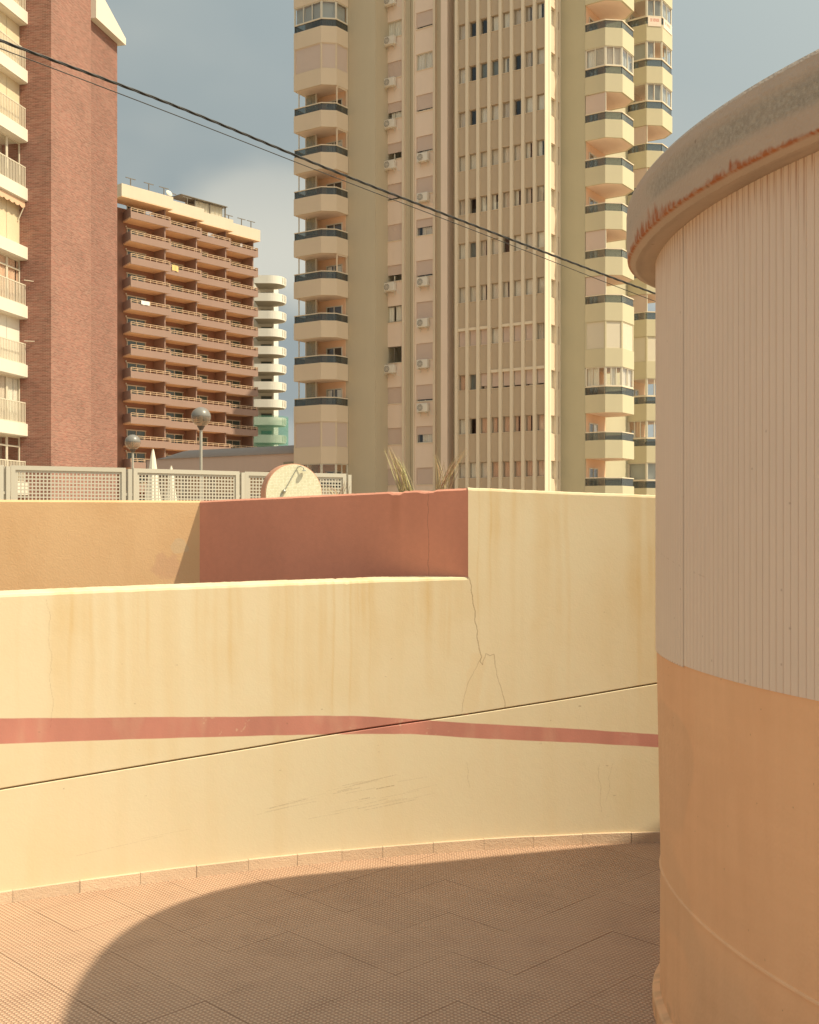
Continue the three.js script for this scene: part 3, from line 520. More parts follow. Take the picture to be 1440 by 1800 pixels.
// ---- bay balconies
function facets(P) { const r = []; for (let i = 0; i + 1 < P.length; i++) r.push([P[i], P[i + 1], Math.hypot(P[i + 1][0] - P[i][0], P[i + 1][1] - P[i][1])]); return r; }
const fxf = (A, B) => { const l = Math.hypot(B[0] - A[0], B[1] - A[1]), c = (B[0] - A[0]) / l, s = (B[1] - A[1]) / l; return new THREE.Matrix4().set(c, 0, -s, A[0], 0, 1, 0, 0, s, 0, c, A[1], 0, 0, 0, 1); };
function facetWindow(b, A, B, l, y0, y1, kinds, mat = M.alu) {          // glazed facet: one window of several lights
  const xf = fxf(A, B), f = .06, w = grp('window', b), n = kinds.length, bars = [box(.02, l - .02, y0, y0 + f, -.12, -.04), box(.02, l - .02, y1 - f, y1, -.12, -.04)];
  for (let i = 0; i <= n; i++) { const x = lerp(.02 + f / 2, l - .02 - f / 2, i / n); bars.push(box(x - f / 2 - (i === 0 || i === n ? .03 : 0), x + f / 2 + (i === 0 || i === n ? .03 : 0), y0 + f, y1 - f, -.118, -.042)); }
  mesh('frame', bars.map(g => g.applyMatrix4(xf)), mat, w);
  for (let i = 0; i < n; i++) {
    const xa = lerp(.06, l - .06, i / n) + .02, xb = lerp(.06, l - .06, (i + 1) / n) - .02, k = kinds[i];
    if (k !== 'o') mesh('pane', box(xa, xb, y0 + f, y1 - f, -.085, -.077).applyMatrix4(xf), M.pane, w);
    if (k === 'c' || k === 'b') mesh('curtain', curtainGeo(xa, xb, y0 + f, y1 - f, -.2, .02).applyMatrix4(xf), k === 'b' ? M.curtains[3] : M.curtains[rT() * 3 | 0], w);
    if (k === 'g') mesh('blind', box(xa, xb, y0 + f, y1 - f, -.26, -.25).applyMatrix4(xf), M.greyBlind || (M.greyBlind = std([.40, .40, .38])), w);
    if (k === 'v') mesh('louvre', sub(y0 + f, y1 - f, 11).slice(0, -1).map(y => box(xa, xb, y, y + .07, -.16, -.12).applyMatrix4(xf)), M.alu, w);
  }
}
function bay(P, g, spec) {
  const b = grp('balcony', tower), GH = .48, bot = g - 1.15, nxt = g + FL - 1.15, top = g + GH + .06;
  mesh('parapet', prism(strip(P, 0, -.13), bot, g), spec.pm || M.cream, b);
  const I = offsetLine(P, -.131); mesh('slab', prism([...I, ...(spec.back || [])], bot + .002, bot + .2), M.soffit, b);
  const fs = facets(P);
  if (spec.fill[0] !== 'closed') {
    fs.forEach(([A, B, l], i) => { if (spec.skip && spec.skip.includes(i)) return; mesh('glass_panel', fbox(A, B, .015, l - .015, g + .003, g + GH, -.075, -.06), M.smoke, b); });
    mesh('rail', prism(strip(P, -.01, -.125), g + GH, g + GH + .06), M.pilaster, b);
    mesh('baluster', fs.flatMap(([A, B, l]) => [fbox(A, B, .02, .05, g, g + GH, -.11, -.08), fbox(A, B, l - .05, l - .02, g, g + GH, -.11, -.08)]), M.aluDark, b);
  }
  fs.forEach(([A, B, l], i) => {
    const s = spec.fill[0] === 'closed' ? 's' : spec.fill[i] || '.';
    if (s === '.') return;
    const y0 = spec.fill[0] === 'closed' ? g + .002 : top, y1 = nxt - .002;
    if (s === 's') {
      const pale = spec.pale ? M.shutterPale : M.shutter;
      mesh('shutter', fbox(A, B, .09, l - .09, y0 + .03, y1 - .03, -.085, -.055), pale, b);
      mesh('shutter_frame', [fbox(A, B, .0, .089, y0, y1, -.12, -.02), fbox(A, B, l - .089, l, y0, y1, -.122, -.022), fbox(A, B, .09, l - .09, y1 - .06, y1, -.12, -.03), fbox(A, B, .09, l - .09, y0, y0 + .03, -.12, -.03)], spec.fm || M.cream, b);
    } else if (s === 'S') { mesh('screen', fbox(A, B, .03, l - .03, y0 + .02, y1 - .03, -.075, -.05), M.shutter, b); mesh('post', [fbox(A, B, l - .03, l + .03, y0, y1, -.1, -.04)], M.alu, b); }
    else if (s === 'p') mesh('post', [fbox(A, B, l * .05, l * .05 + .09, y0, y1, -.11, -.03), fbox(A, B, l - .14, l - .05, y0, y1, -.11, -.03), fbox(A, B, .05 * l + .09, l - .14, y1 - .1, y1, -.11, -.03)], M.cream, b);
    else facetWindow(b, A, B, l, y0, y1, s.split(''));
  });
  if (spec.wall) spec.wall(b, bot + .2, nxt);
  return b;
}
// left stack
const PL = [[-18.2, .74], [-18.2, 2.62], [-15.8, 2.62], [-14.97, 1.95], [-14.85, .74]];
const leftWall = kind => (b, y0, y1) => {
  mesh('back_wall', box(-18.05, -15.1, y0, y1, .702, .74), M.peach, b);
  mesh('back_wall', [box(-18.07, -17.5, y0, y1, .742, 1.5)], M.cream, b);
  const w = grp('window', b), a = -16.75, c = -15.35, t = y0 + 2.25;
  mesh('frame', [box(a, a + .07, y0, t, .745, .8), box(c - .07, c, y0, t, .745, .8), box(a + .07, c - .07, t - .07, t, .745, .8), box((a + c) / 2 - .035, (a + c) / 2 + .035, y0, t - .07, .746, .81)], M.alu, w);
  mesh('pane', box(a + .07, (a + c) / 2 - .035, y0, t - .07, .765, .775), M.pane, w); if (kind !== 'o') mesh('pane', box((a + c) / 2 + .035, c - .07, y0, t - .07, .765, .775), M.pane, w);
  mesh('room', box(a + .07, c - .07, y0, t - .07, .742, .746), M.room, w);
  if (kind === 'c') mesh('curtain', [curtainGeo(a + .1, a + .5, y0, t - .1, .757, .006), curtainGeo(c - .45, c - .1, y0, t - .1, .757, .006)], M.curtains[1], w);
};
const backL = [[-14.97, .745], [-18.07, .745]];
const LS = { 10: ['', 'c', 'c', 'c'], 9: ['', 'ggg', 'g', 'g'], 8: ['closed'], 7: ['', '.', '.', 'p'], 6: ['', '.', '.', 'p'], 5: ['', '.', '.', '.'], 4: ['', '.', '.', '.'], 3: ['', '.', '.', 'p'], 2: ['', '.', '.', '.'], 1: ['', '.', '.', '.'], 0: ['', '.', '.', '.'], '-1': ['closed'], '-2': ['', 'dd', 'd', 'dd'] };
for (let k = -3; k <= 12; k++) {
  const f = LS[k] || ['', 'c', 'c', 'c'], g = gk(k) + (k === 8 || k === -1 ? .1 : 0);
  const bb = bay(PL, gk(k), { fill: f, back: backL, fm: M.cream, wall: leftWall(k % 3 === 0 ? 'c' : k % 2 ? 'o' : 'd') });
  if (f[0] === '' && f[1] === '.') {                                  // glazed end screen on the left of the open balconies
    const w = grp('window', bb), y0 = g + .55, y1 = g + FL - 1.17; mesh('frame', [box(-18.0, -17.93, y0, y1, 2.3, 2.36), box(-17.1, -17.03, y0, y1, 1.5, 1.56), box(-18.0, -17.93, y0, y1, 1.5, 1.56)], M.alu, w); mesh('pane', box(-17.92, -17.11, y0, y1, 1.52, 1.53), M.smokePale || (M.smokePale = new THREE.MeshPhysicalMaterial({ color: rgb(.74, .72, .60), roughness: .2, transmission: .8, thickness: 0 })), w);
  }
}
// right stacks: the same bay twice along the side wall
const PR = [[1.70, -2.2], [3.08, -2.2], [3.95, -2.93], [4.0, -4.75], [3.2, -5.5], [1.70, -5.5]];
const rightWall = (dz, kind) => (b, y0, y1) => {
  mesh('back_wall', box(1.692, 1.72, y0, y1, -5.45 + dz, -2.36 + dz), M.peach, b);
  const w = grp('window', b), a = -4.1 + dz, c = -2.75 + dz, t = y0 + 2.15;
  mesh('frame', [box(1.722, 1.78, y0, t, a, a + .07), box(1.722, 1.78, y0, t, c - .07, c), box(1.722, 1.78, t - .07, t, a + .07, c - .07), box(1.722, 1.785, y0, t - .07, (a + c) / 2 - .03, (a + c) / 2 + .03)], M.alu, w);
  mesh('room', box(1.721, 1.724, y0, t - .07, a + .07, c - .07), M.room, w); mesh('pane', box(1.74, 1.75, y0, t - .07, a + .07, c - .07), M.pane, w);
  if (kind) mesh('blind', box(1.727, 1.732, y0 + .4, t - .08, a + .1, (a + c) / 2 - .05), M.curtains[1], w);
};
const RS1 = { 10: ['gg', 'cc', 'gg'], 9: ['gg', 'cc', 'gg'], 8: ['.', '.', '.'], 7: ['cv', 'cc', 'gg'], 6: ['S', '.', '.'], 5: ['.', '.', '.'], 4: ['.', '.', '.'], 3: ['S', '.', '.'], 2: ['S', '.', '.'], 1: ['closed'], 0: ['cco', 'dcd', 'cc'], '-1': ['.', '.', '.'], '-4': ['.', '.', '.'], '-2': ['.', '.', '.'] };
for (let k = -3; k <= 12; k++) bay(PR, gk(k), { fill: RS1[k] || ['.', '.', '.'], back: [], pale: true, fm: M.bayCream, pm: M.bayCream, wall: rightWall(0, k % 2) });
const DZ = -7.2, PR2 = PR.map(([x, z]) => [x, z + DZ]);
const RS2 = { 12: ['dg', 'gg', 'gg'], 11: ['dg', 'gg', 'gg'], 10: ['dg', 'gg', 'gg'], 9: ['d', 'gg', 'gg'], 8: ['g', 'go', 'og'], 7: ['d', 'gg', 'gg'], 6: ['S', '.', '.'], 5: ['S', '.', '.'], 4: ['S', '.', '.'], 3: ['S', '.', '.'], 2: ['S', '.', '.'], 1: ['closed'], 0: ['d', 'dd', 'dd'], '-1': ['dbd', 'dd', 'gg'], '-2': ['g', 'g', 'gg'] };
for (let k = -3; k <= 12; k++) bay(PR2, gk(k) + .05, { fill: RS2[k] || ['.', '.', '.'], back: [], pale: true, fm: M.bayCream, pm: M.bayCream, wall: rightWall(DZ, k % 2) });

// ---- for-sale banner tied to the upper right bay
{
  const cv = document.createElement('canvas'); cv.width = 512; cv.height = 160; const c = cv.getContext('2d'); c.fillStyle = '#e9d5c3'; c.fillRect(0, 0, 512, 160); c.fillStyle = '#c4604a'; c.font = 'bold 76px sans-serif'; c.textAlign = 'center'; c.textBaseline = 'middle'; c.fillText('SE VENDE', 256, 52); c.fillStyle = '#d59b88'; c.font = '40px sans-serif'; c.fillText('- - - - - - - -', 256, 120);
  const t = new THREE.CanvasTexture(cv); t.colorSpace = THREE.SRGBColorSpace; M.banner = new THREE.MeshStandardMaterial({ map: t, roughness: .8 });
  const ba = (A, B, l, w) => { const g = new THREE.BoxGeometry(w, .62, .012); g.translate(l / 2, gk(9) + .05 + .16, .02); g.applyMatrix4(fxf(A, B)); return g; };
  const fs = facets(PR2);
  [[1, .95, 'small white sale banner with red letters facing the street below windows'], [2, 1.55, 'longer white sale banner around the corner of the upper right bay']].forEach(([i, w, lab]) => { const m = solo('sale_banner', [ba(fs[i][0], fs[i][1], fs[i][2], w)], M.banner, lab, 'banner', 'sale banners on the tower'); m.position.copy(tower.position); m.rotation.copy(tower.rotation); });
}
// ---- air conditioners on the pale section
M.ac = std([.74, .66, .56], { roughness: .5 }); M.acDark = std([.12, .09, .07]);
{
  const proto = () => {
    const g = new THREE.Group(); g.name = 'air_conditioner';
    mesh('casing', flat(new RoundedBoxGeometry(.86, .58, .32, 2, .03)).translate(0, .29, .16), M.ac, g);
    const gr = grp('fan', g); const disc = new THREE.CylinderGeometry(.225, .225, .02, 24); disc.rotateX(Math.PI / 2); disc.translate(-.14, .29, .322); mesh('fan_hole', flat(disc), M.acDark, gr);
    const rings = [.225, .175, .125, .075].map(r => { const t = new THREE.TorusGeometry(r, .011, 5, 24); t.translate(-.14, .29, .338); return flat(t); }); for (let i = 0; i < 4; i++) rings.push(flat(new THREE.BoxGeometry(.45, .014, .01).rotateZ(i * Math.PI / 4).translate(-.14, .29, .338))); mesh('grille', rings, M.ac, gr);
    mesh('bracket', [box(-.32, -.28, -.09, 0, .0, .34), box(.28, .32, -.09, 0, 0, .34), box(-.32, -.28, -.28, -.09, 0, .03), box(.28, .32, -.28, -.09, 0, .03)], M.alu, g);
    mesh('hose', new THREE.TubeGeometry(new THREE.CatmullRomCurve3([[.43, .12, .1], [.56, .06, .1], [.6, -.14, .06], [.78, -.2, .03]].map(p => new THREE.Vector3(...p))), 12, .018, 5), M.ac, g);
    return g;
  };
  const base = proto();
  const A = [[0, 'topmost, at the upper picture edge'], [70, 'second from top'], [143, 'third from top, under a closed shutter'], [216, 'fourth from top, under a half open shutter'], [288, 'fifth from top'], [503, 'second from bottom'], [647, 'lowest of that column, under a dark window']];
  const B = [[275, 'topmost of that column'], [345, 'just above the black cable'], [494, 'just below the black cable'], [566, 'fourth from the top'], [638, 'second from bottom, with dark fan'], [715, 'lowest of that column']];
  for (const [list, xp, word] of [[A, 684.5, 'left'], [B, 743, 'right']]) list.forEach(([yp, w], i) => {
    const a = base.clone(); a.name = numbered('air_conditioner'); scene.add(a); const u = uAt(xp, ZW + .3), y = yAt(yp + 9, u, ZW + .3); a.rotation.copy(tower.rotation);
    const p = new THREE.Vector3(u, y, ZW + .095).applyAxisAngle(new THREE.Vector3(0, 1, 0), tower.rotation.y).add(tower.position); a.position.copy(p);
    tag(a, `white air conditioner on the ${word} pale strip, ${w}`, 'air conditioner', 'air conditioners on the tower wall');
  });
}

// ================================================================ LEFT BRICK BLOCK
{
  const D = 55, X0 = (90 - 720) / F * D, b = thing('brick_block', 'red brick apartment block with cream balcony bands at the left edge', 'building', [X0, 0, -D], Math.asin(.979));
  const BT = 7.8;
  const brickTex = seed => colTex(1024, 1024, (u, v, o) => {
    const y = v * 120, row = Math.floor(y), x = u * 30 + (row & 1) * .5, cx = Math.floor(x) % 30, fy = y - row, fx = x - Math.floor(x);
    const t = TAB[(cx * 131 + row * 977 + seed * 7) & 65535], t2 = TAB[(cx * 57 + row * 311 + seed) & 65535], n = fbm(u * 5 + seed, v * 5, 4, 5, 5);
    const mort = fy < .17 || fx < .05 ? 1 : 0, k = .72 + .38 * t + .35 * (n - .5);
    o[0] = mort ? .40 : .33 * k; o[1] = mort ? .27 : lerp(.135, .165, t2) * k; o[2] = mort ? .20 : lerp(.10, .125, t2) * k;
  }, 1 / BT, 1 / BT);
  const bt = brickTex(3), bb = valTex(512, 512, (u, v) => { const y = v * 60, row = Math.floor(y), x = u * 15 + (row & 1) * .5; return (y - row < .17 || x - Math.floor(x) < .05) ? 0 : .8 + .2 * TAB[(Math.floor(x) * 31 + row * 77) & 65535]; }, 2 / BT, 2 / BT);
  M.brick = new THREE.MeshStandardMaterial({ map: bt, bumpMap: bb, bumpScale: .008, roughness: .9 });
  M.brick2 = new THREE.MeshStandardMaterial({ map: brickTex(9), color: rgb(.90, .88, .88), bumpMap: bb, bumpScale: .008, roughness: .9 });
  mesh('brick_wall', box(0, 4.07, 0, 36, -1.37 - 6, 0), M.brick, b);
  mesh('brick_wall', box(4.072, 7.3, 0, 28.52, -7.3, -.10), M.brick2, b);
  const roof = new THREE.Shape([[4.075, 28.53], [7.56, 28.53], [7.56, 28.9], [4.075, 30.35]].map(p => new THREE.Vector2(...p))); const rg = new THREE.ExtrudeGeometry(roof, { depth: 3.4, bevelEnabled: false }); rg.translate(0, 0, -3.1);
  M.bandWhite = pl([.74, .67, .56]); mesh('roof_verge', uvM(flat(rg)), M.bandWhite, b);
  mesh('inner_wall', box(-14, 0 - .002, 0, 36, -7.3, -2.7), pl([.5, .42, .33]), b);
  const floors = ['p', 'p', 'g', 'a', 'w', 'P', 'c', 'W'];
  const yb = i => 6.0 + 2.93 * (7 - i), zf = -1.72;
  for (let i = -2; i < 9; i++) {
    const y = yb(i); mesh('balcony_band', box(-14, -.004, y, y + .6, -2.69, -1.27), M.bandWhite, b);
    mesh('band_edge', box(-14, -.006, y - .04, y - .001, -2.69, -1.33), M.bandWhite, b);
    const t = floors[clamp(i, 0, 7)], y1 = y - .041, y0 = y - 2.93 + .601;
    if (i >= 8) continue;
    const wdt = 1.15;
    if ('pPa'.includes(t)) for (let x = -.02; x > -8; x -= wdt) mesh('awning_panel', box(x - wdt + .03, x - .0, y0 + .02, y1, zf - .04, zf), t === 'P' ? M.bandWhite : M.awn || (M.awn = pl([.74, .60, .40], { bumpMap: slats, bumpScale: .01 })), b);
    else for (let x = -.02; x > -8; x -= wdt) winParts(b, x - wdt + .01, x, y0, y1 - (t === 'w' || t === 'W' ? .0 : 0), zf, t === 'c' ? 'c' : t === 'w' ? 'b' : 'd', { frame: .07, mat: M.alu });
    if (t === 'w' || t === 'W') mesh('transom', box(-8, -.03, y1 - .52, y1 - .45, zf - .04, zf + .05), M.alu, b);
    if (t === 'a') { const n = 60, pos = []; for (let k = 0; k < n; k++) { const a = -.05 - k * .09, h = j => .20 + .06 * Math.abs(Math.sin(j * .9)); pos.push(box(a - .088, a, y1 - .28 - .09 * Math.abs(Math.sin(k * .62)), y1 - .02, -1.40, -1.385)); } mesh('valance', pos, pl([.72, .46, .30]), b); mesh('awning_arm', rod([-.15, y1 - .3, -1.4], [-.22, y1 - 1.0, zf + .03], .03), M.alu, b); }
    if (t !== 'a') { const rr = []; for (let x = -.06; x > -8; x -= .135) rr.push(box(x - .022, x + .022, y0 + .02, y0 + 1.02, -1.40, -1.37)); rr.push(box(-8, -.03, y0 + 1.02, y0 + 1.07, -1.41, -1.36), box(-8, -.03, y0 + .02, y0 + .06, -1.366, -1.355)); mesh('railing', rr, M.alu, b); }
  }
  mesh('clothes_line', [rod([-.2, yb(5) - 1.15, -1.36], [.0, yb(5) - 1.15, -.9], .02), rod([-.2, yb(4) - 1.05, -1.36], [-.01, yb(4) - 1.1, -.95], .02)], M.alu, b);
}

// ================================================================ BROWN HOTEL WITH STEPPED BALCONIES
{
  const D = 141, X0 = (230 - 720) / F * D, h = thing('brown_hotel', 'brown hotel slab with four stepped columns of peach balconies', 'building', [X0, 0, -D], Math.asin(.758));
  M.hbrown = pl([.33, .205, .16]); M.hwall = pl([.34, .175, .12]); M.hslab = pl([.88, .57, .35]); M.hcream = pl([.66, .54, .41]); M.hrail = std([.62, .42, .27]);
  const w = 6.12, st = 1.2, DP = 2.62, FLH = 2.9, top = 41.95;
  for (let i = 0; i < 4; i++) {
    const x0 = i * w, z0 = -i * st;
    mesh('back_wall', box(x0 + (i ? 0 : -1.4), x0 + w, 0, 42.4, z0 - 8, z0 - DP - .01), M.hwall, h);
    for (let k = 0; k < 14; k++) {
      const y = top - k * FLH; if (y < 3) break;
      const b = grp('balcony', h), y0 = y - 1.35;
      mesh('slab', [prism([[x0 + .03, z0 - .085], [x0 + w - .02, z0 - .085], [x0 + w - .02, z0 - DP], [x0 + .66, z0 - DP]], y0, y0 + .2)], M.hslab, b);
      mesh('parapet', box(x0, x0 + w, y0 - .03, y0 + .86, z0 - .08, z0 + .02), M.hbrown, b);
      mesh('side_parapet', prism([[x0, z0 - .102], [x0 + .1, z0 - .102], [x0 + .76, z0 - DP], [x0 + .64, z0 - DP]], y0 + .202, y0 + 1.3), M.hbrown, b);
      mesh('end_cap', box(x0 + w + .001, x0 + w + .12, y0 + .05, y, z0 - 1.2, z0 + .01), M.hbrown, b);
      const rl = [box(x0 + .1, x0 + w, y - .06, y, z0 - .08, z0 - .02), box(x0 + .1, x0 + w, y - .28, y - .22, z0 - .08, z0 - .02)]; for (let p = 0; p <= 6; p++) rl.push(box(x0 + .1 + p * (w - .2) / 6 - .03, x0 + .1 + p * (w - .2) / 6 + .03, y0 + .86, y - .061, z0 - .075, z0 - .025)); mesh('railing', rl, M.hrail, b);
      mesh('partition', box(x0 + w - .62, x0 + w - .45, y0 + .201, y0 + FLH - .002, z0 - DP, z0 - .35), M.hbrown, b);
      // sliding door with frame
      const a = x0 + 1.2 + (i % 2) * .9, c = a + 2.9, yt = y0 + 2.3, wn = grp('window', h);
      mesh('frame', [box(a, a + .09, y0 + .2, yt, z0 - DP, z0 - DP + .09), box(c - .09, c, y0 + .2, yt, z0 - DP, z0 - DP + .09), box(a - .1, c + .1, yt - .1, yt + .03, z0 - DP, z0 - DP + .11), box((a + c) / 2 - .05, (a + c) / 2 + .05, y0 + .2, yt - .1, z0 - DP, z0 - DP + .10)], M.alu, wn);
      mesh('pane', box(a + .09, c - .09, y0 + .2, yt - .1, z0 - DP + .03, z0 - DP + .05), M.hpane || (M.hpane = new THREE.MeshPhysicalMaterial({ color: rgb(.12, .16, .15), roughness: .05, transmission: .3, thickness: 0 })), wn);
      if (rT() < .45) mesh('curtain', box(rT() < .5 ? a + .09 : (a + c) / 2, (a + c) / 2 + rT() * 1.3, y0 + .22, yt - .12, z0 - DP + .005, z0 - DP + .018), M.curtains[0], wn);
      if (rT() < .7) { const g = new THREE.SphereGeometry(.11, 8, 6); g.translate(x0 + 1.0 + (i % 2) * 1.2, y0 + 2.42, z0 - DP + .19); mesh('wall_lamp', flat(g), M.bandWhite, b); }
    }
    // cream roof edge
    mesh('roof_parapet', box(x0 - (i ? .0 : 1.6), x0 + w + .25, 43.0, 44.55, z0 - DP - .06, z0 + .35 - .002 * i), M.hcream, h);
    mesh('roof_soffit', prism([[x0 - (i ? .5 : 1.59), z0 - DP - .05], [x0 - (i ? .0 : 1.59), z0 + .34], [x0 + w + .24, z0 + .34], [x0 + w + .24, z0 - DP - .05]], 42.9 - .003 * i, 42.999), M.hslab, h);
  }
  // side flank wall towards the left
  mesh('flank_wall', box(-1.6, -1.41, 0, 42.9, -10, -1.0), M.hbrown, h);
  // glazed roof room and antenna-like railing posts
  const gr = grp('roof_room', h), rx = 2 * w + .2, rz = -2 * st - .4;
  mesh('frame', [box(rx, rx + .15, 44.55, 46.3, rz - .15, rz), box(rx + 2.6, rx + 2.7, 44.55, 46.3, rz - .15, rz), box(rx + 5.3, rx + 5.45, 44.55, 46.3, rz - .15, rz), box(rx - 2.5, rx + 5.6, 46.3, 46.4, rz - 2.4, rz + .2)], M.aluDark, gr);
  mesh('pane', box(rx + .16, rx + 5.29, 44.56, 46.28, rz - .1, rz - .06), M.pane, gr); mesh('curtain', curtainGeo(rx + .3, rx + 5.2, 44.56, 46.25, rz - .5, .08), M.curtains[1], gr); mesh('room_wall', box(rx + .1, rx + 5.4, 44.56, 46.25, rz - 2.3, rz - 2.2), M.white, gr);
  [[.4, 0], [3.2, 0], [5.6, 0], [1.6, 1], [4.2, 1], [1.2, 3], [3.6, 3], [5.4, 3]].forEach(([x, i]) => { const X = i * w + x, Z = -i * st - .6; mesh('roof_post', [box(X - .05, X + .05, 44.5, 45.75, Z - .05, Z + .05), box(X - .75, X + .75, 45.75, 45.83, Z - .05, Z + .05)], M.aluDark, h); });
  const pos = (g, x, y, z) => { g.position.set(x, y, z).applyAxisAngle(new THREE.Vector3(0, 1, 0), h.rotation.y).add(h.position); g.rotation.y = h.rotation.y; };
  const dish = new THREE.SphereGeometry(.75, 16, 8, 0, Math.PI * 2, 0, .7); dish.rotateX(1.1); const dm = thing('satellite_dish', 'white satellite dish leaning on the cream roof edge of the hotel', 'satellite dish'); mesh('reflector', flat(dish), M.bandWhite, dm); mesh('mast', rod([0, -.5, -.2], [0, .3, .2], .05), M.alu, dm); pos(dm, w + .7, 45.2, -st - .4);
  const tw1 = solo('towel', (() => { const g = new THREE.PlaneGeometry(1.1, .75, 10, 6), p = g.attributes.position; for (let i = 0; i < p.count; i++) { p.setZ(i, .05 * Math.sin(p.getX(i) * 9) + .02); p.setY(i, p.getY(i) - .18 * Math.abs(p.getX(i) + .2)); } g.computeVertexNormals(); return flat(g); })(), pl([.78, .55, .22], { side: THREE.DoubleSide }), 'yellow towel hung over the hotel railing, second balcony column', 'towel'); pos(tw1, w + 1.7, top - 2 * FLH - .38, -st + .06);
  const tw2 = solo('bath_towel', (() => { const g = new THREE.PlaneGeometry(1.35, .5, 10, 4), p = g.attributes.position; for (let i = 0; i < p.count; i++) p.setZ(i, .04 * Math.sin(p.getX(i) * 8) + .02); g.computeVertexNormals(); return flat(g); })(), pl([.82, .80, .76], { side: THREE.DoubleSide }), 'white towel hung over the hotel railing, first balcony column', 'towel'); pos(tw2, 2.2, top - 4 * FLH - .28, .06);
}

// ================================================================ WHITE BUILDING WITH ROUND BALCONIES
{
  const D = 184, xm = (475 - 720) / F * D, b = thing('white_building', 'white apartment building with rounded balconies beyond the brown hotel', 'building', [xm, 0, -D]);
  M.cwhite = pl([.78, .73, .64]); M.csoff = pl([.40, .34, .26]);
  mesh('wall', box(-8, .3, 0, 42.4, -9, -2.3), M.cwhite, b);
  const R = 2.55, plan = (r, xl) => { const p = [[xl, r]]; for (let i = 0; i <= 20; i++) { const a = Math.PI / 2 - Math.PI * i / 20; p.push([r * Math.cos(a), r * Math.sin(a)]); } return p; };
  for (let i = 0; i < 14; i++) {
    const yt = 42.4 - i * 2.9; if (yt < 2) break; const q = grp('balcony', b);
    mesh('parapet', prism(strip(plan(R, -2.3), 0, -.15), yt - 1.3, yt), M.cwhite, q);
    mesh('slab', prism([...plan(R - .16, -2.3), [-2.3, -R + .16]], yt - 1.3 + .01, yt - 1.1), M.csoff, q);
    mesh('side_screen', prism([[-2.3, R - .05], [-2.45, R - .05], [-4.4, -2.2], [-4.2, -2.2]], yt - 1.6, yt - .1), M.cwhite, q);
    const wn = grp('window', b); mesh('frame', [box(-1.9, -1.8, yt - 4.0, yt - 1.75, -2.3, -2.2), box(0, .1, yt - 4.0, yt - 1.75, -2.3, -2.2), box(-1.8, 0, yt - 1.85, yt - 1.75, -2.3, -2.2)], M.alu, wn); mesh('pane', box(-1.8, 0, yt - 4.0, yt - 1.85, -2.28, -2.26), M.hpane, wn);
    const rl = []; for (let a = 0; a < 7; a++) { const t = .5 - a * .2; rl.push(rod([R * Math.cos(t) * 1.03, yt - 1.1, R * Math.sin(t) * 1.03], [R * Math.cos(t) * 1.03, yt - .05, R * Math.sin(t) * 1.03], .06, 5)); } mesh('railing', rl, M.cwhite, q);
  }
  // scaffold netting on the lower floors
  const net = []; for (let i = 0; i < 1; i++) { const p = plan(R + .45, -3.6); net.push(prism(strip(p, 0, -.012), 0, 19.4)); }
  M.net = new THREE.MeshStandardMaterial({ color: rgb(.10, .36, .24), roughness: .9, transparent: true, opacity: .22, side: THREE.DoubleSide });
  const n = solo('scaffold_netting', net, M.net, 'green translucent scaffold netting around the lower floors of the white building', 'netting'); n.position.copy(b.position);
}

// ================================================================ block hidden behind the tower: its shade falls on the hotel
{
  const b = thing('rear_block', 'plain apartment block standing directly behind the tall olive tower', 'building', [1.5, 0, -150]);
  mesh('wall', box(0, 20, 0, 55, -15, 0), M.cream, b); mesh('roof_edge', box(-.2, 20.2, 55.002, 55.6, -15.2, .2), M.bandWhite, b);
}

// ================================================================ LOW PAVILION at the foot of the tower
{
  const p = thing('pavilion', 'low pavilion with pink fascia and grey roof behind the fence', 'building', [0, 0, 0], -Math.asin(.543)); p.position.set(-18.25, 0, 1.5).applyAxisAngle(new THREE.Vector3(0, 1, 0), p.rotation.y).add(tower.position);
  M.pink = pl([.66, .46, .36]); M.greyroof = pl([.34, .27, .23]);
  const L = 16.6, e = 6.7, n = 14, path = [];
  mesh('wall', box(-L + 1.4, 0, 0, e - 1.3, -6, -.6), pl([.5, .36, .26]), p);
  mesh('fascia', box(-L + .9, 0, e - 1.25, e, -6.2, 0), M.pink, p);
  const sh = new THREE.Shape(); sh.moveTo(-.1, e - .02); sh.quadraticCurveTo(0, e + .38, .7, e + .62); sh.lineTo(6.3, e + 1.0); sh.lineTo(6.3, e - .02); const rg = new THREE.ExtrudeGeometry(sh, { depth: L - 1, steps: 24, bevelEnabled: false, curveSegments: 6 }); rg.rotateY(-Math.PI / 2 + Math.PI); // profile x -> -z, length along +x
  rg.computeBoundingBox(); const bb = rg.boundingBox; rg.translate(-bb.max.x, 0, -bb.max.z + .1);
  const q = rg.attributes.position; for (let i = 0; i < q.count; i++) { const t = sst(-L + 5, -L + .6, q.getX(i)); q.setY(i, q.getY(i) - t * .75 * clamp((q.getY(i) - e + .02) * 1.6)); } rg.computeVertexNormals(); mesh('roof', uvM(flat(rg)), M.greyroof, p);
  mesh('hip', prism([[-L + .99, .05], [-L - .6, -1.6], [-L - .6, -6], [-L + .99, -6.2]], e - 1.5, e - .05), M.greyroof, p);
  for (let x = -L + 2.2; x < -3.4; x += 2.7) { const w = grp('window', p); mesh('frame', [box(x, x + .1, e - 2.8, e - 1.36, -.599, -.5), box(x + 2.1, x + 2.2, e - 2.8, e - 1.36, -.599, -.5), box(x + .1, x + 2.1, e - 1.46, e - 1.36, -.599, -.5)], M.alu, w); mesh('panel', box(x + .1, x + 2.1, e - 2.8, e - 1.46, -.599, -.55), pl([.66, .42, .25]), w); }
  mesh('vent', box(-1.75, -.25, e - 1.28, e - .62, .002, .06), pl([.36, .29, .2]), p);
}

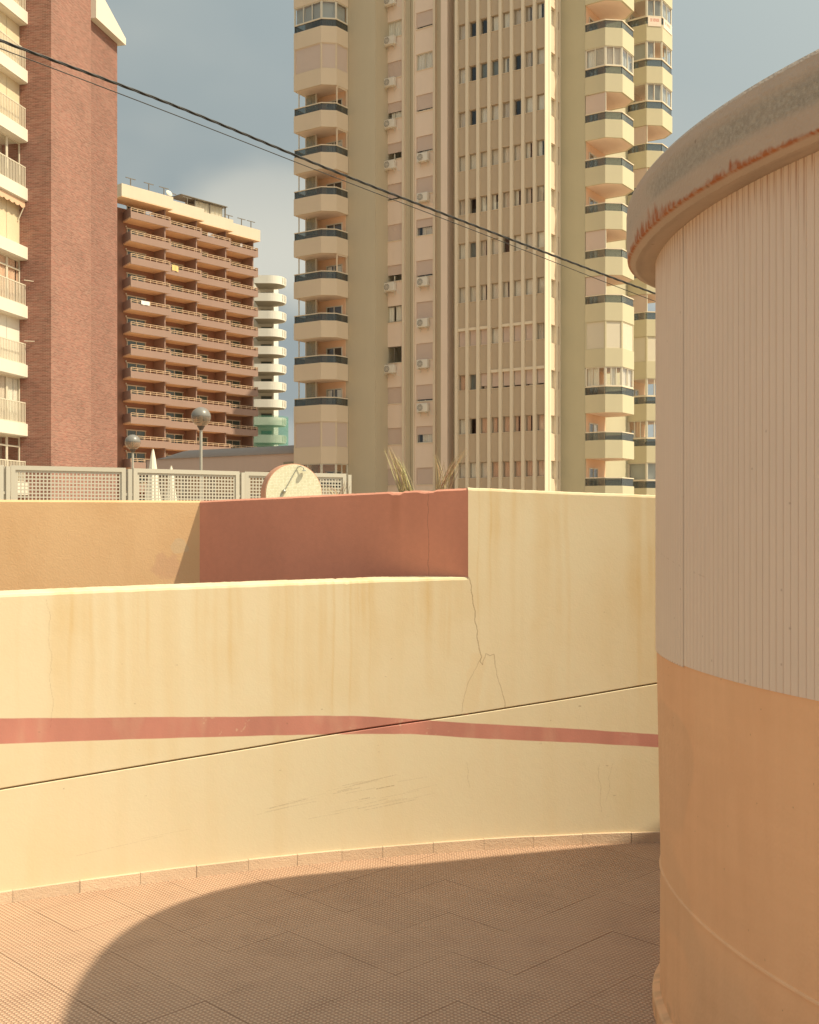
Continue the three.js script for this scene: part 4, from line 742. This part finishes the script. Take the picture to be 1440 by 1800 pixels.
// ================================================================ PERFORATED FENCE
{
  M.fence = std([.50, .45, .37], { roughness: .6 });
  const mk = (A, B, label, sheetDown) => {
    const L = Math.hypot(B[0] - A[0], B[1] - A[1]), turn = Math.atan2(-(B[1] - A[1]), B[0] - A[0]), t = 2.62, bo = .7;
    const f = thing('fence_panel', label, 'fence panel', [A[0], 0, A[1]], turn, 'perforated fence panels along the terrace');
    const fr = .075; mesh('frame', [box(.0, fr, bo, t, -.03, .03), box(L - fr, L, bo, t, -.03, .03), box(fr, L - fr, t - fr, t, -.03, .03), box(fr, L - fr, bo, bo + fr, -.03, .03)], M.fence, f);
    const P = .0625, x0 = fr + .03, x1 = L - fr - .03, nx = Math.floor((x1 - x0) / P), ny = 15, y1 = t - fr - .03, pos = [], nor = [], hole = .041;
    const quad = (a, b, c, d) => { for (const [z, n] of [[.006, 1], [-.006, -1]]) { pos.push(a, c, z, b, c, z, b, d, z, a, c, z, b, d, z, a, d, z); for (let i = 0; i < 6; i++) nor.push(0, 0, n); } };
    const px = (x1 - x0) / nx, m = (px - hole) / 2;
    quad(fr, L - fr, y1, t - fr); quad(fr, L - fr, bo + fr, y1 - ny * px);
    for (let j = 0; j < ny; j++) { const yt = y1 - j * px; quad(fr, L - fr, yt - m, yt); quad(fr, L - fr, yt - px, yt - px + m); quad(fr, x0 + m, yt - px + m, yt - m); for (let i = 0; i < nx; i++) quad(x0 + i * px + m + hole, i === nx - 1 ? L - fr : x0 + (i + 1) * px + m, yt - px + m, yt - m); }
    const g = new THREE.BufferGeometry(); g.setAttribute('position', new THREE.Float32BufferAttribute(pos, 3)); g.setAttribute('normal', new THREE.Float32BufferAttribute(nor, 3)); uvM(g); mesh('perforated_sheet', g, M.fence, f);
    for (const x of [-.075, L + .075]) { mesh('post', box(x - .035, x + .035, .6, t - .02, -.045, .035), M.fence, f); mesh('clip', box(x - (x < 0 ? -.036 : .075), x + (x < 0 ? .075 : -.036), t - .5, t - .45, -.01, .01), M.fence, f); }
    return f;
  };
  const at = (x, d) => [(x - 720) / F * d, -d];
  mk(at(-175, 18.2), at(6, 19.05), 'perforated metal fence panel cut by the left picture edge');
  mk(at(19, 19.15), at(221, 20.0), 'perforated metal fence panel in front of the red brick building');
  mk(at(234, 20.15), at(420, 21.3), 'perforated metal fence panel between the two globe lamps');
  mk(at(430, 21.4), at(608, 22.3), 'perforated metal fence panel behind the round shower wall');
}
// ================================================================ GLOBE LAMPS
{
  M.pole = std([.40, .36, .30], { roughness: .5 }); M.globeTop = std([.20, .18, .16], { roughness: .35 }); M.globeGlass = new THREE.MeshPhysicalMaterial({ color: rgb(.72, .60, .48), roughness: .12, transmission: .8, thickness: 0 });
  const lamp = (px, py, rpx, d, label) => {
    const [x, y, z] = P3(px, py, d), r = rpx * d / F, l = thing('globe_lamp', label, 'street lamp', [x, .6, z], 0, 'globe lamps on the terrace'), cy = y - .6;
    const up = new THREE.SphereGeometry(r, 28, 12, 0, Math.PI * 2, 0, Math.PI * .48); up.translate(0, cy, 0); const dn = new THREE.SphereGeometry(r * .99, 28, 14, 0, Math.PI * 2, Math.PI * .48, Math.PI * .45); dn.translate(0, cy, 0);
    const gl = grp('globe', l); mesh('shade_cap', flat(up), M.globeTop, gl); mesh('glass_bowl', flat(dn), M.globeGlass, gl); mesh('bulb', flat(new THREE.CapsuleGeometry(r * .16, r * .5, 4, 10).translate(0, cy - r * .2, 0)), M.bandWhite, gl);
    const nk = new THREE.CylinderGeometry(r * .42, r * .17, r * .42, 16); nk.translate(0, cy - r * 1.12, 0); mesh('collar', flat(nk), M.acDark, l);
    mesh('pole', rod([0, 0, 0], [0, cy - r * 1.3, 0], r * .15, 12), M.pole, l); mesh('base_plate', flat(new THREE.CylinderGeometry(r * .4, r * .5, .12, 14).translate(0, .06, 0)), M.pole, l);
  };
  lamp(353.5, 733, 17.3, 24, 'taller globe street lamp in front of the brown hotel');
  lamp(233.5, 777.5, 13.6, 30, 'smaller globe street lamp beside the red brick building');
}
// ================================================================ CLOSED PARASOLS
{
  const mk = (px, py, d, label) => {
    const [x, y, z] = P3(px, py, d), p = thing('closed_parasol', label, 'parasol', [x, .6, z]), h = y - .6, pos = [], idx = [], N = 48, K = 8;
    for (let k = 0; k <= K; k++) { const t = k / K, r0 = .03 + .19 * Math.pow(t, .75) * (t > .85 ? 1 - (t - .85) * .9 : 1), yy = h - t * 1.75; for (let i = 0; i <= N; i++) { const a = i / N * Math.PI * 2, r = r0 * (1 + .2 * Math.cos(a * 8) * t); pos.push(r * Math.cos(a), yy, r * Math.sin(a)); } }
    for (let k = 0; k < K; k++) for (let i = 0; i < N; i++) { const a = k * (N + 1) + i; idx.push(a, a + 1, a + N + 1, a + 1, a + N + 2, a + N + 1); }
    const g = new THREE.BufferGeometry(); g.setAttribute('position', new THREE.Float32BufferAttribute(pos, 3)); g.setIndex(idx); g.computeVertexNormals(); uvM(g); mesh('canopy', flat(g), pl([.78, .70, .57]), p); mesh('pole', rod([0, 0, 0], [0, h + .04, 0], .025), M.alu, p); mesh('foot', flat(new THREE.CylinderGeometry(.25, .3, .1, 16).translate(0, .05, 0)), M.pole, p);
  };
  mk(269, 792, 29, 'closed cream parasol standing beside the smaller globe lamp'); mk(301, 821, 33, 'closed parasol, its tip just above the fence between the lamps');
}
// ================================================================ ROUND SHOWER WALL
{
  const d = 18, [x, y, z] = P3(517, 869, d), r = 54 * d / F, s = thing('shower_wall', 'round topped shower wall with cream mosaic front and terracotta edge', 'shower', [x, .6, z], .5), cy = y - .6, pts = [];
  const arch = R => { const q = new THREE.Shape(); q.moveTo(-R, 0); q.lineTo(-R, cy); q.absarc(0, cy, R, Math.PI, 0, true); q.lineTo(R, 0); return q; };
  const g = new THREE.ExtrudeGeometry(arch(r), { depth: .2, bevelEnabled: false, curveSegments: 32 }); g.translate(0, 0, -.2); mesh('slab', uvM(flat(g)), std([.60, .30, .19], { map: grime }), s);
  const mos = colTex(256, 256, (u, v, o) => { const i = u * 16 | 0, j = v * 16 | 0, fx = u * 16 - i, fy = v * 16 - j, t = TAB[(i * 37 + j * 101) & 65535], j0 = fx < .12 || fy < .12; o[0] = j0 ? .42 : .64 + .12 * t; o[1] = j0 ? .38 : .60 + .11 * t; o[2] = j0 ? .27 : .42 + .12 * t; }, 1 / .4, 1 / .4);
  const mg = new THREE.ExtrudeGeometry(arch(r - .012), { depth: .008, bevelEnabled: false, curveSegments: 32 }); mg.translate(0, 0, .001); mesh('mosaic', uvM(flat(mg)), new THREE.MeshStandardMaterial({ map: mos, roughness: .4 }), s);
  const k = d / F * 1.05, v = (a, b, c) => new THREE.Vector3((a - 517) * k, cy - (b - 869) * d / F, c);
  const pipe = new THREE.CatmullRomCurve3([v(470, 905, .02), v(497, 866, .02), v(520, 826, .025), v(523, 821, .035), v(528, 820, .06), v(531, 823, .07), v(532, 826, .07)]); mesh('pipe', new THREE.TubeGeometry(pipe, 40, .008, 8), M.steel || (M.steel = std([.42, .40, .34], { roughness: .3, metalness: .7 })), s);
  const hd = new THREE.CylinderGeometry(.012, .048, .022, 18); const hp = v(532, 827, .07); hd.translate(hp.x, hp.y, hp.z); mesh('shower_head', flat(hd), M.steel, s);
  const vb = new THREE.SphereGeometry(.035, 12, 8); const vp = v(498, 864, .03); vb.translate(vp.x, vp.y, vp.z); mesh('valve', flat(vb), M.steel, s);
}
// ================================================================ DRY GRASS behind the wall
{
  M.straw = [[.52, .40, .20], [.44, .40, .19], [.50, .27, .16]].map(c => new THREE.MeshPhysicalMaterial({ color: rgb(...c), roughness: .9, side: THREE.DoubleSide, transmission: .15, thickness: 0 }));
  const tuft = (label, base, tips, n, wd, seed, mats) => {
    const r = mulberry(seed), [bx, by, bz] = P3(...base), p = thing('dry_grass', label, 'plant', [bx, by - .08, bz], 0, 'dry grass tufts behind the wall'), parts = [[], [], []];
    for (let i = 0; i < n; i++) {
      const tip = tips[i % tips.length], [tx, ty, tz] = P3(tip[0] + (r() - .5) * tip[2], tip[1] + (r() - .5) * tip[3], base[2] + (r() - .5) * .3), a = new THREE.Vector3((r() - .5) * .09, (r()) * .02, (r() - .5) * .08), b = new THREE.Vector3(tx - bx, ty - by + .08, tz - bz);
      const sag = (r() - .4) * .05, m = a.clone().lerp(b, .55).add(new THREE.Vector3(sag * .5, .03 + r() * .02, (r() - .5) * .05)), c = new THREE.QuadraticBezierCurve3(a, m, b), K = 7, pos = [];
      const w = wd * (.6 + r() * .7), dir = r() * 3, ox = Math.cos(dir), oz = Math.sin(dir);
      let prev = null; for (let k = 0; k <= K; k++) { const q = c.getPoint(k / K), ww = w * (1 - Math.pow(k / K, 2)) * .5 + .0004, L = [q.x - ox * ww, q.y, q.z - oz * ww], Rr = [q.x + ox * ww, q.y, q.z + oz * ww], Mi = [q.x, q.y - ww * .5, q.z]; if (prev) for (const [s0, s1] of [[0, 2], [2, 1]]) pos.push(...prev[s0], ...prev[s1], ...[L, Rr, Mi][s1], ...prev[s0], ...[L, Rr, Mi][s1], ...[L, Rr, Mi][s0]); prev = [L, Rr, Mi]; }
      const g = new THREE.BufferGeometry(); g.setAttribute('position', new THREE.Float32BufferAttribute(pos, 3)); g.computeVertexNormals(); uvM(g); parts[mats[r() * mats.length | 0]].push(g);
    }
    parts.forEach((q, i) => { if (q.length) mesh('blades', q, M.straw[i], p); });
  };
  tuft('dry grass clump leaning left above the terracotta wall crack', [719, 857, 6.3], [[680, 788, 14, 10], [694, 800, 16, 14], [700, 815, 20, 20]], 46, .0045, 3, [0, 1, 1, 0]);
  tuft('dry grass clump with fronds leaning right near the wall corner', [775, 857, 6.1], [[823, 788, 10, 8], [815, 794, 14, 10], [806, 802, 16, 14], [765, 800, 6, 8], [787, 812, 22, 14], [798, 806, 14, 12]], 44, .0034, 8, [0, 0, 2, 0]);
  tuft('thin dry grass sprawling beside the round shower wall', [600, 866, 6.6], [[560, 848, 20, 10], [580, 852, 20, 8], [615, 851, 14, 6], [606, 846, 10, 6]], 16, .003, 12, [0, 2]);
}
// ================================================================ OVERHEAD CABLES
{
  M.cable = std([.022, .018, .015], { roughness: .5 });
  const span = (pts) => new THREE.CatmullRomCurve3(pts.map(p => new THREE.Vector3(...P3(...p))));
  const main = span([[-700, -185, 6.2], [-330, -58, 7.2], [0, 71, 8.2], [300, 183, 9.3], [600, 306, 10.6], [830, 395, 11.8], [1103, 498, 13.4], [1300, 570, 14.8], [1600, 676, 17]]);
  const c = thing('overhead_cable', 'thick twisted black overhead cable crossing in front of the buildings', 'cable', [0, 0, 0], 0, 'overhead cables'), N = 500, fr = main.computeFrenetFrames(N);
  for (let s = 0; s < 3; s++) { const p = []; for (let i = 0; i <= N; i++) { const q = main.getPointAt(i / N), a = i / N * 2 * Math.PI * 34 + s * 2.094; p.push(q.clone().addScaledVector(fr.normals[i], .0068 * Math.cos(a)).addScaledVector(fr.binormals[i], .0068 * Math.sin(a))); } mesh('strand', new THREE.TubeGeometry(new THREE.CatmullRomCurve3(p), 900, .006, 6), M.cable, c); }
  const thin = span([[-700, -160, 6.3], [-330, -38, 7.3], [0, 85, 8.3], [300, 199, 9.4], [600, 316, 10.7], [830, 404, 11.9], [1108, 513, 13.5], [1300, 585, 14.9], [1600, 690, 17.1]]);
  solo('thin_overhead_cable', new THREE.TubeGeometry(thin, 300, .0045, 6), M.cable, 'thin black overhead cable just below the thick twisted one', 'cable', 'overhead cables');
}

renderer.render(scene, camera);
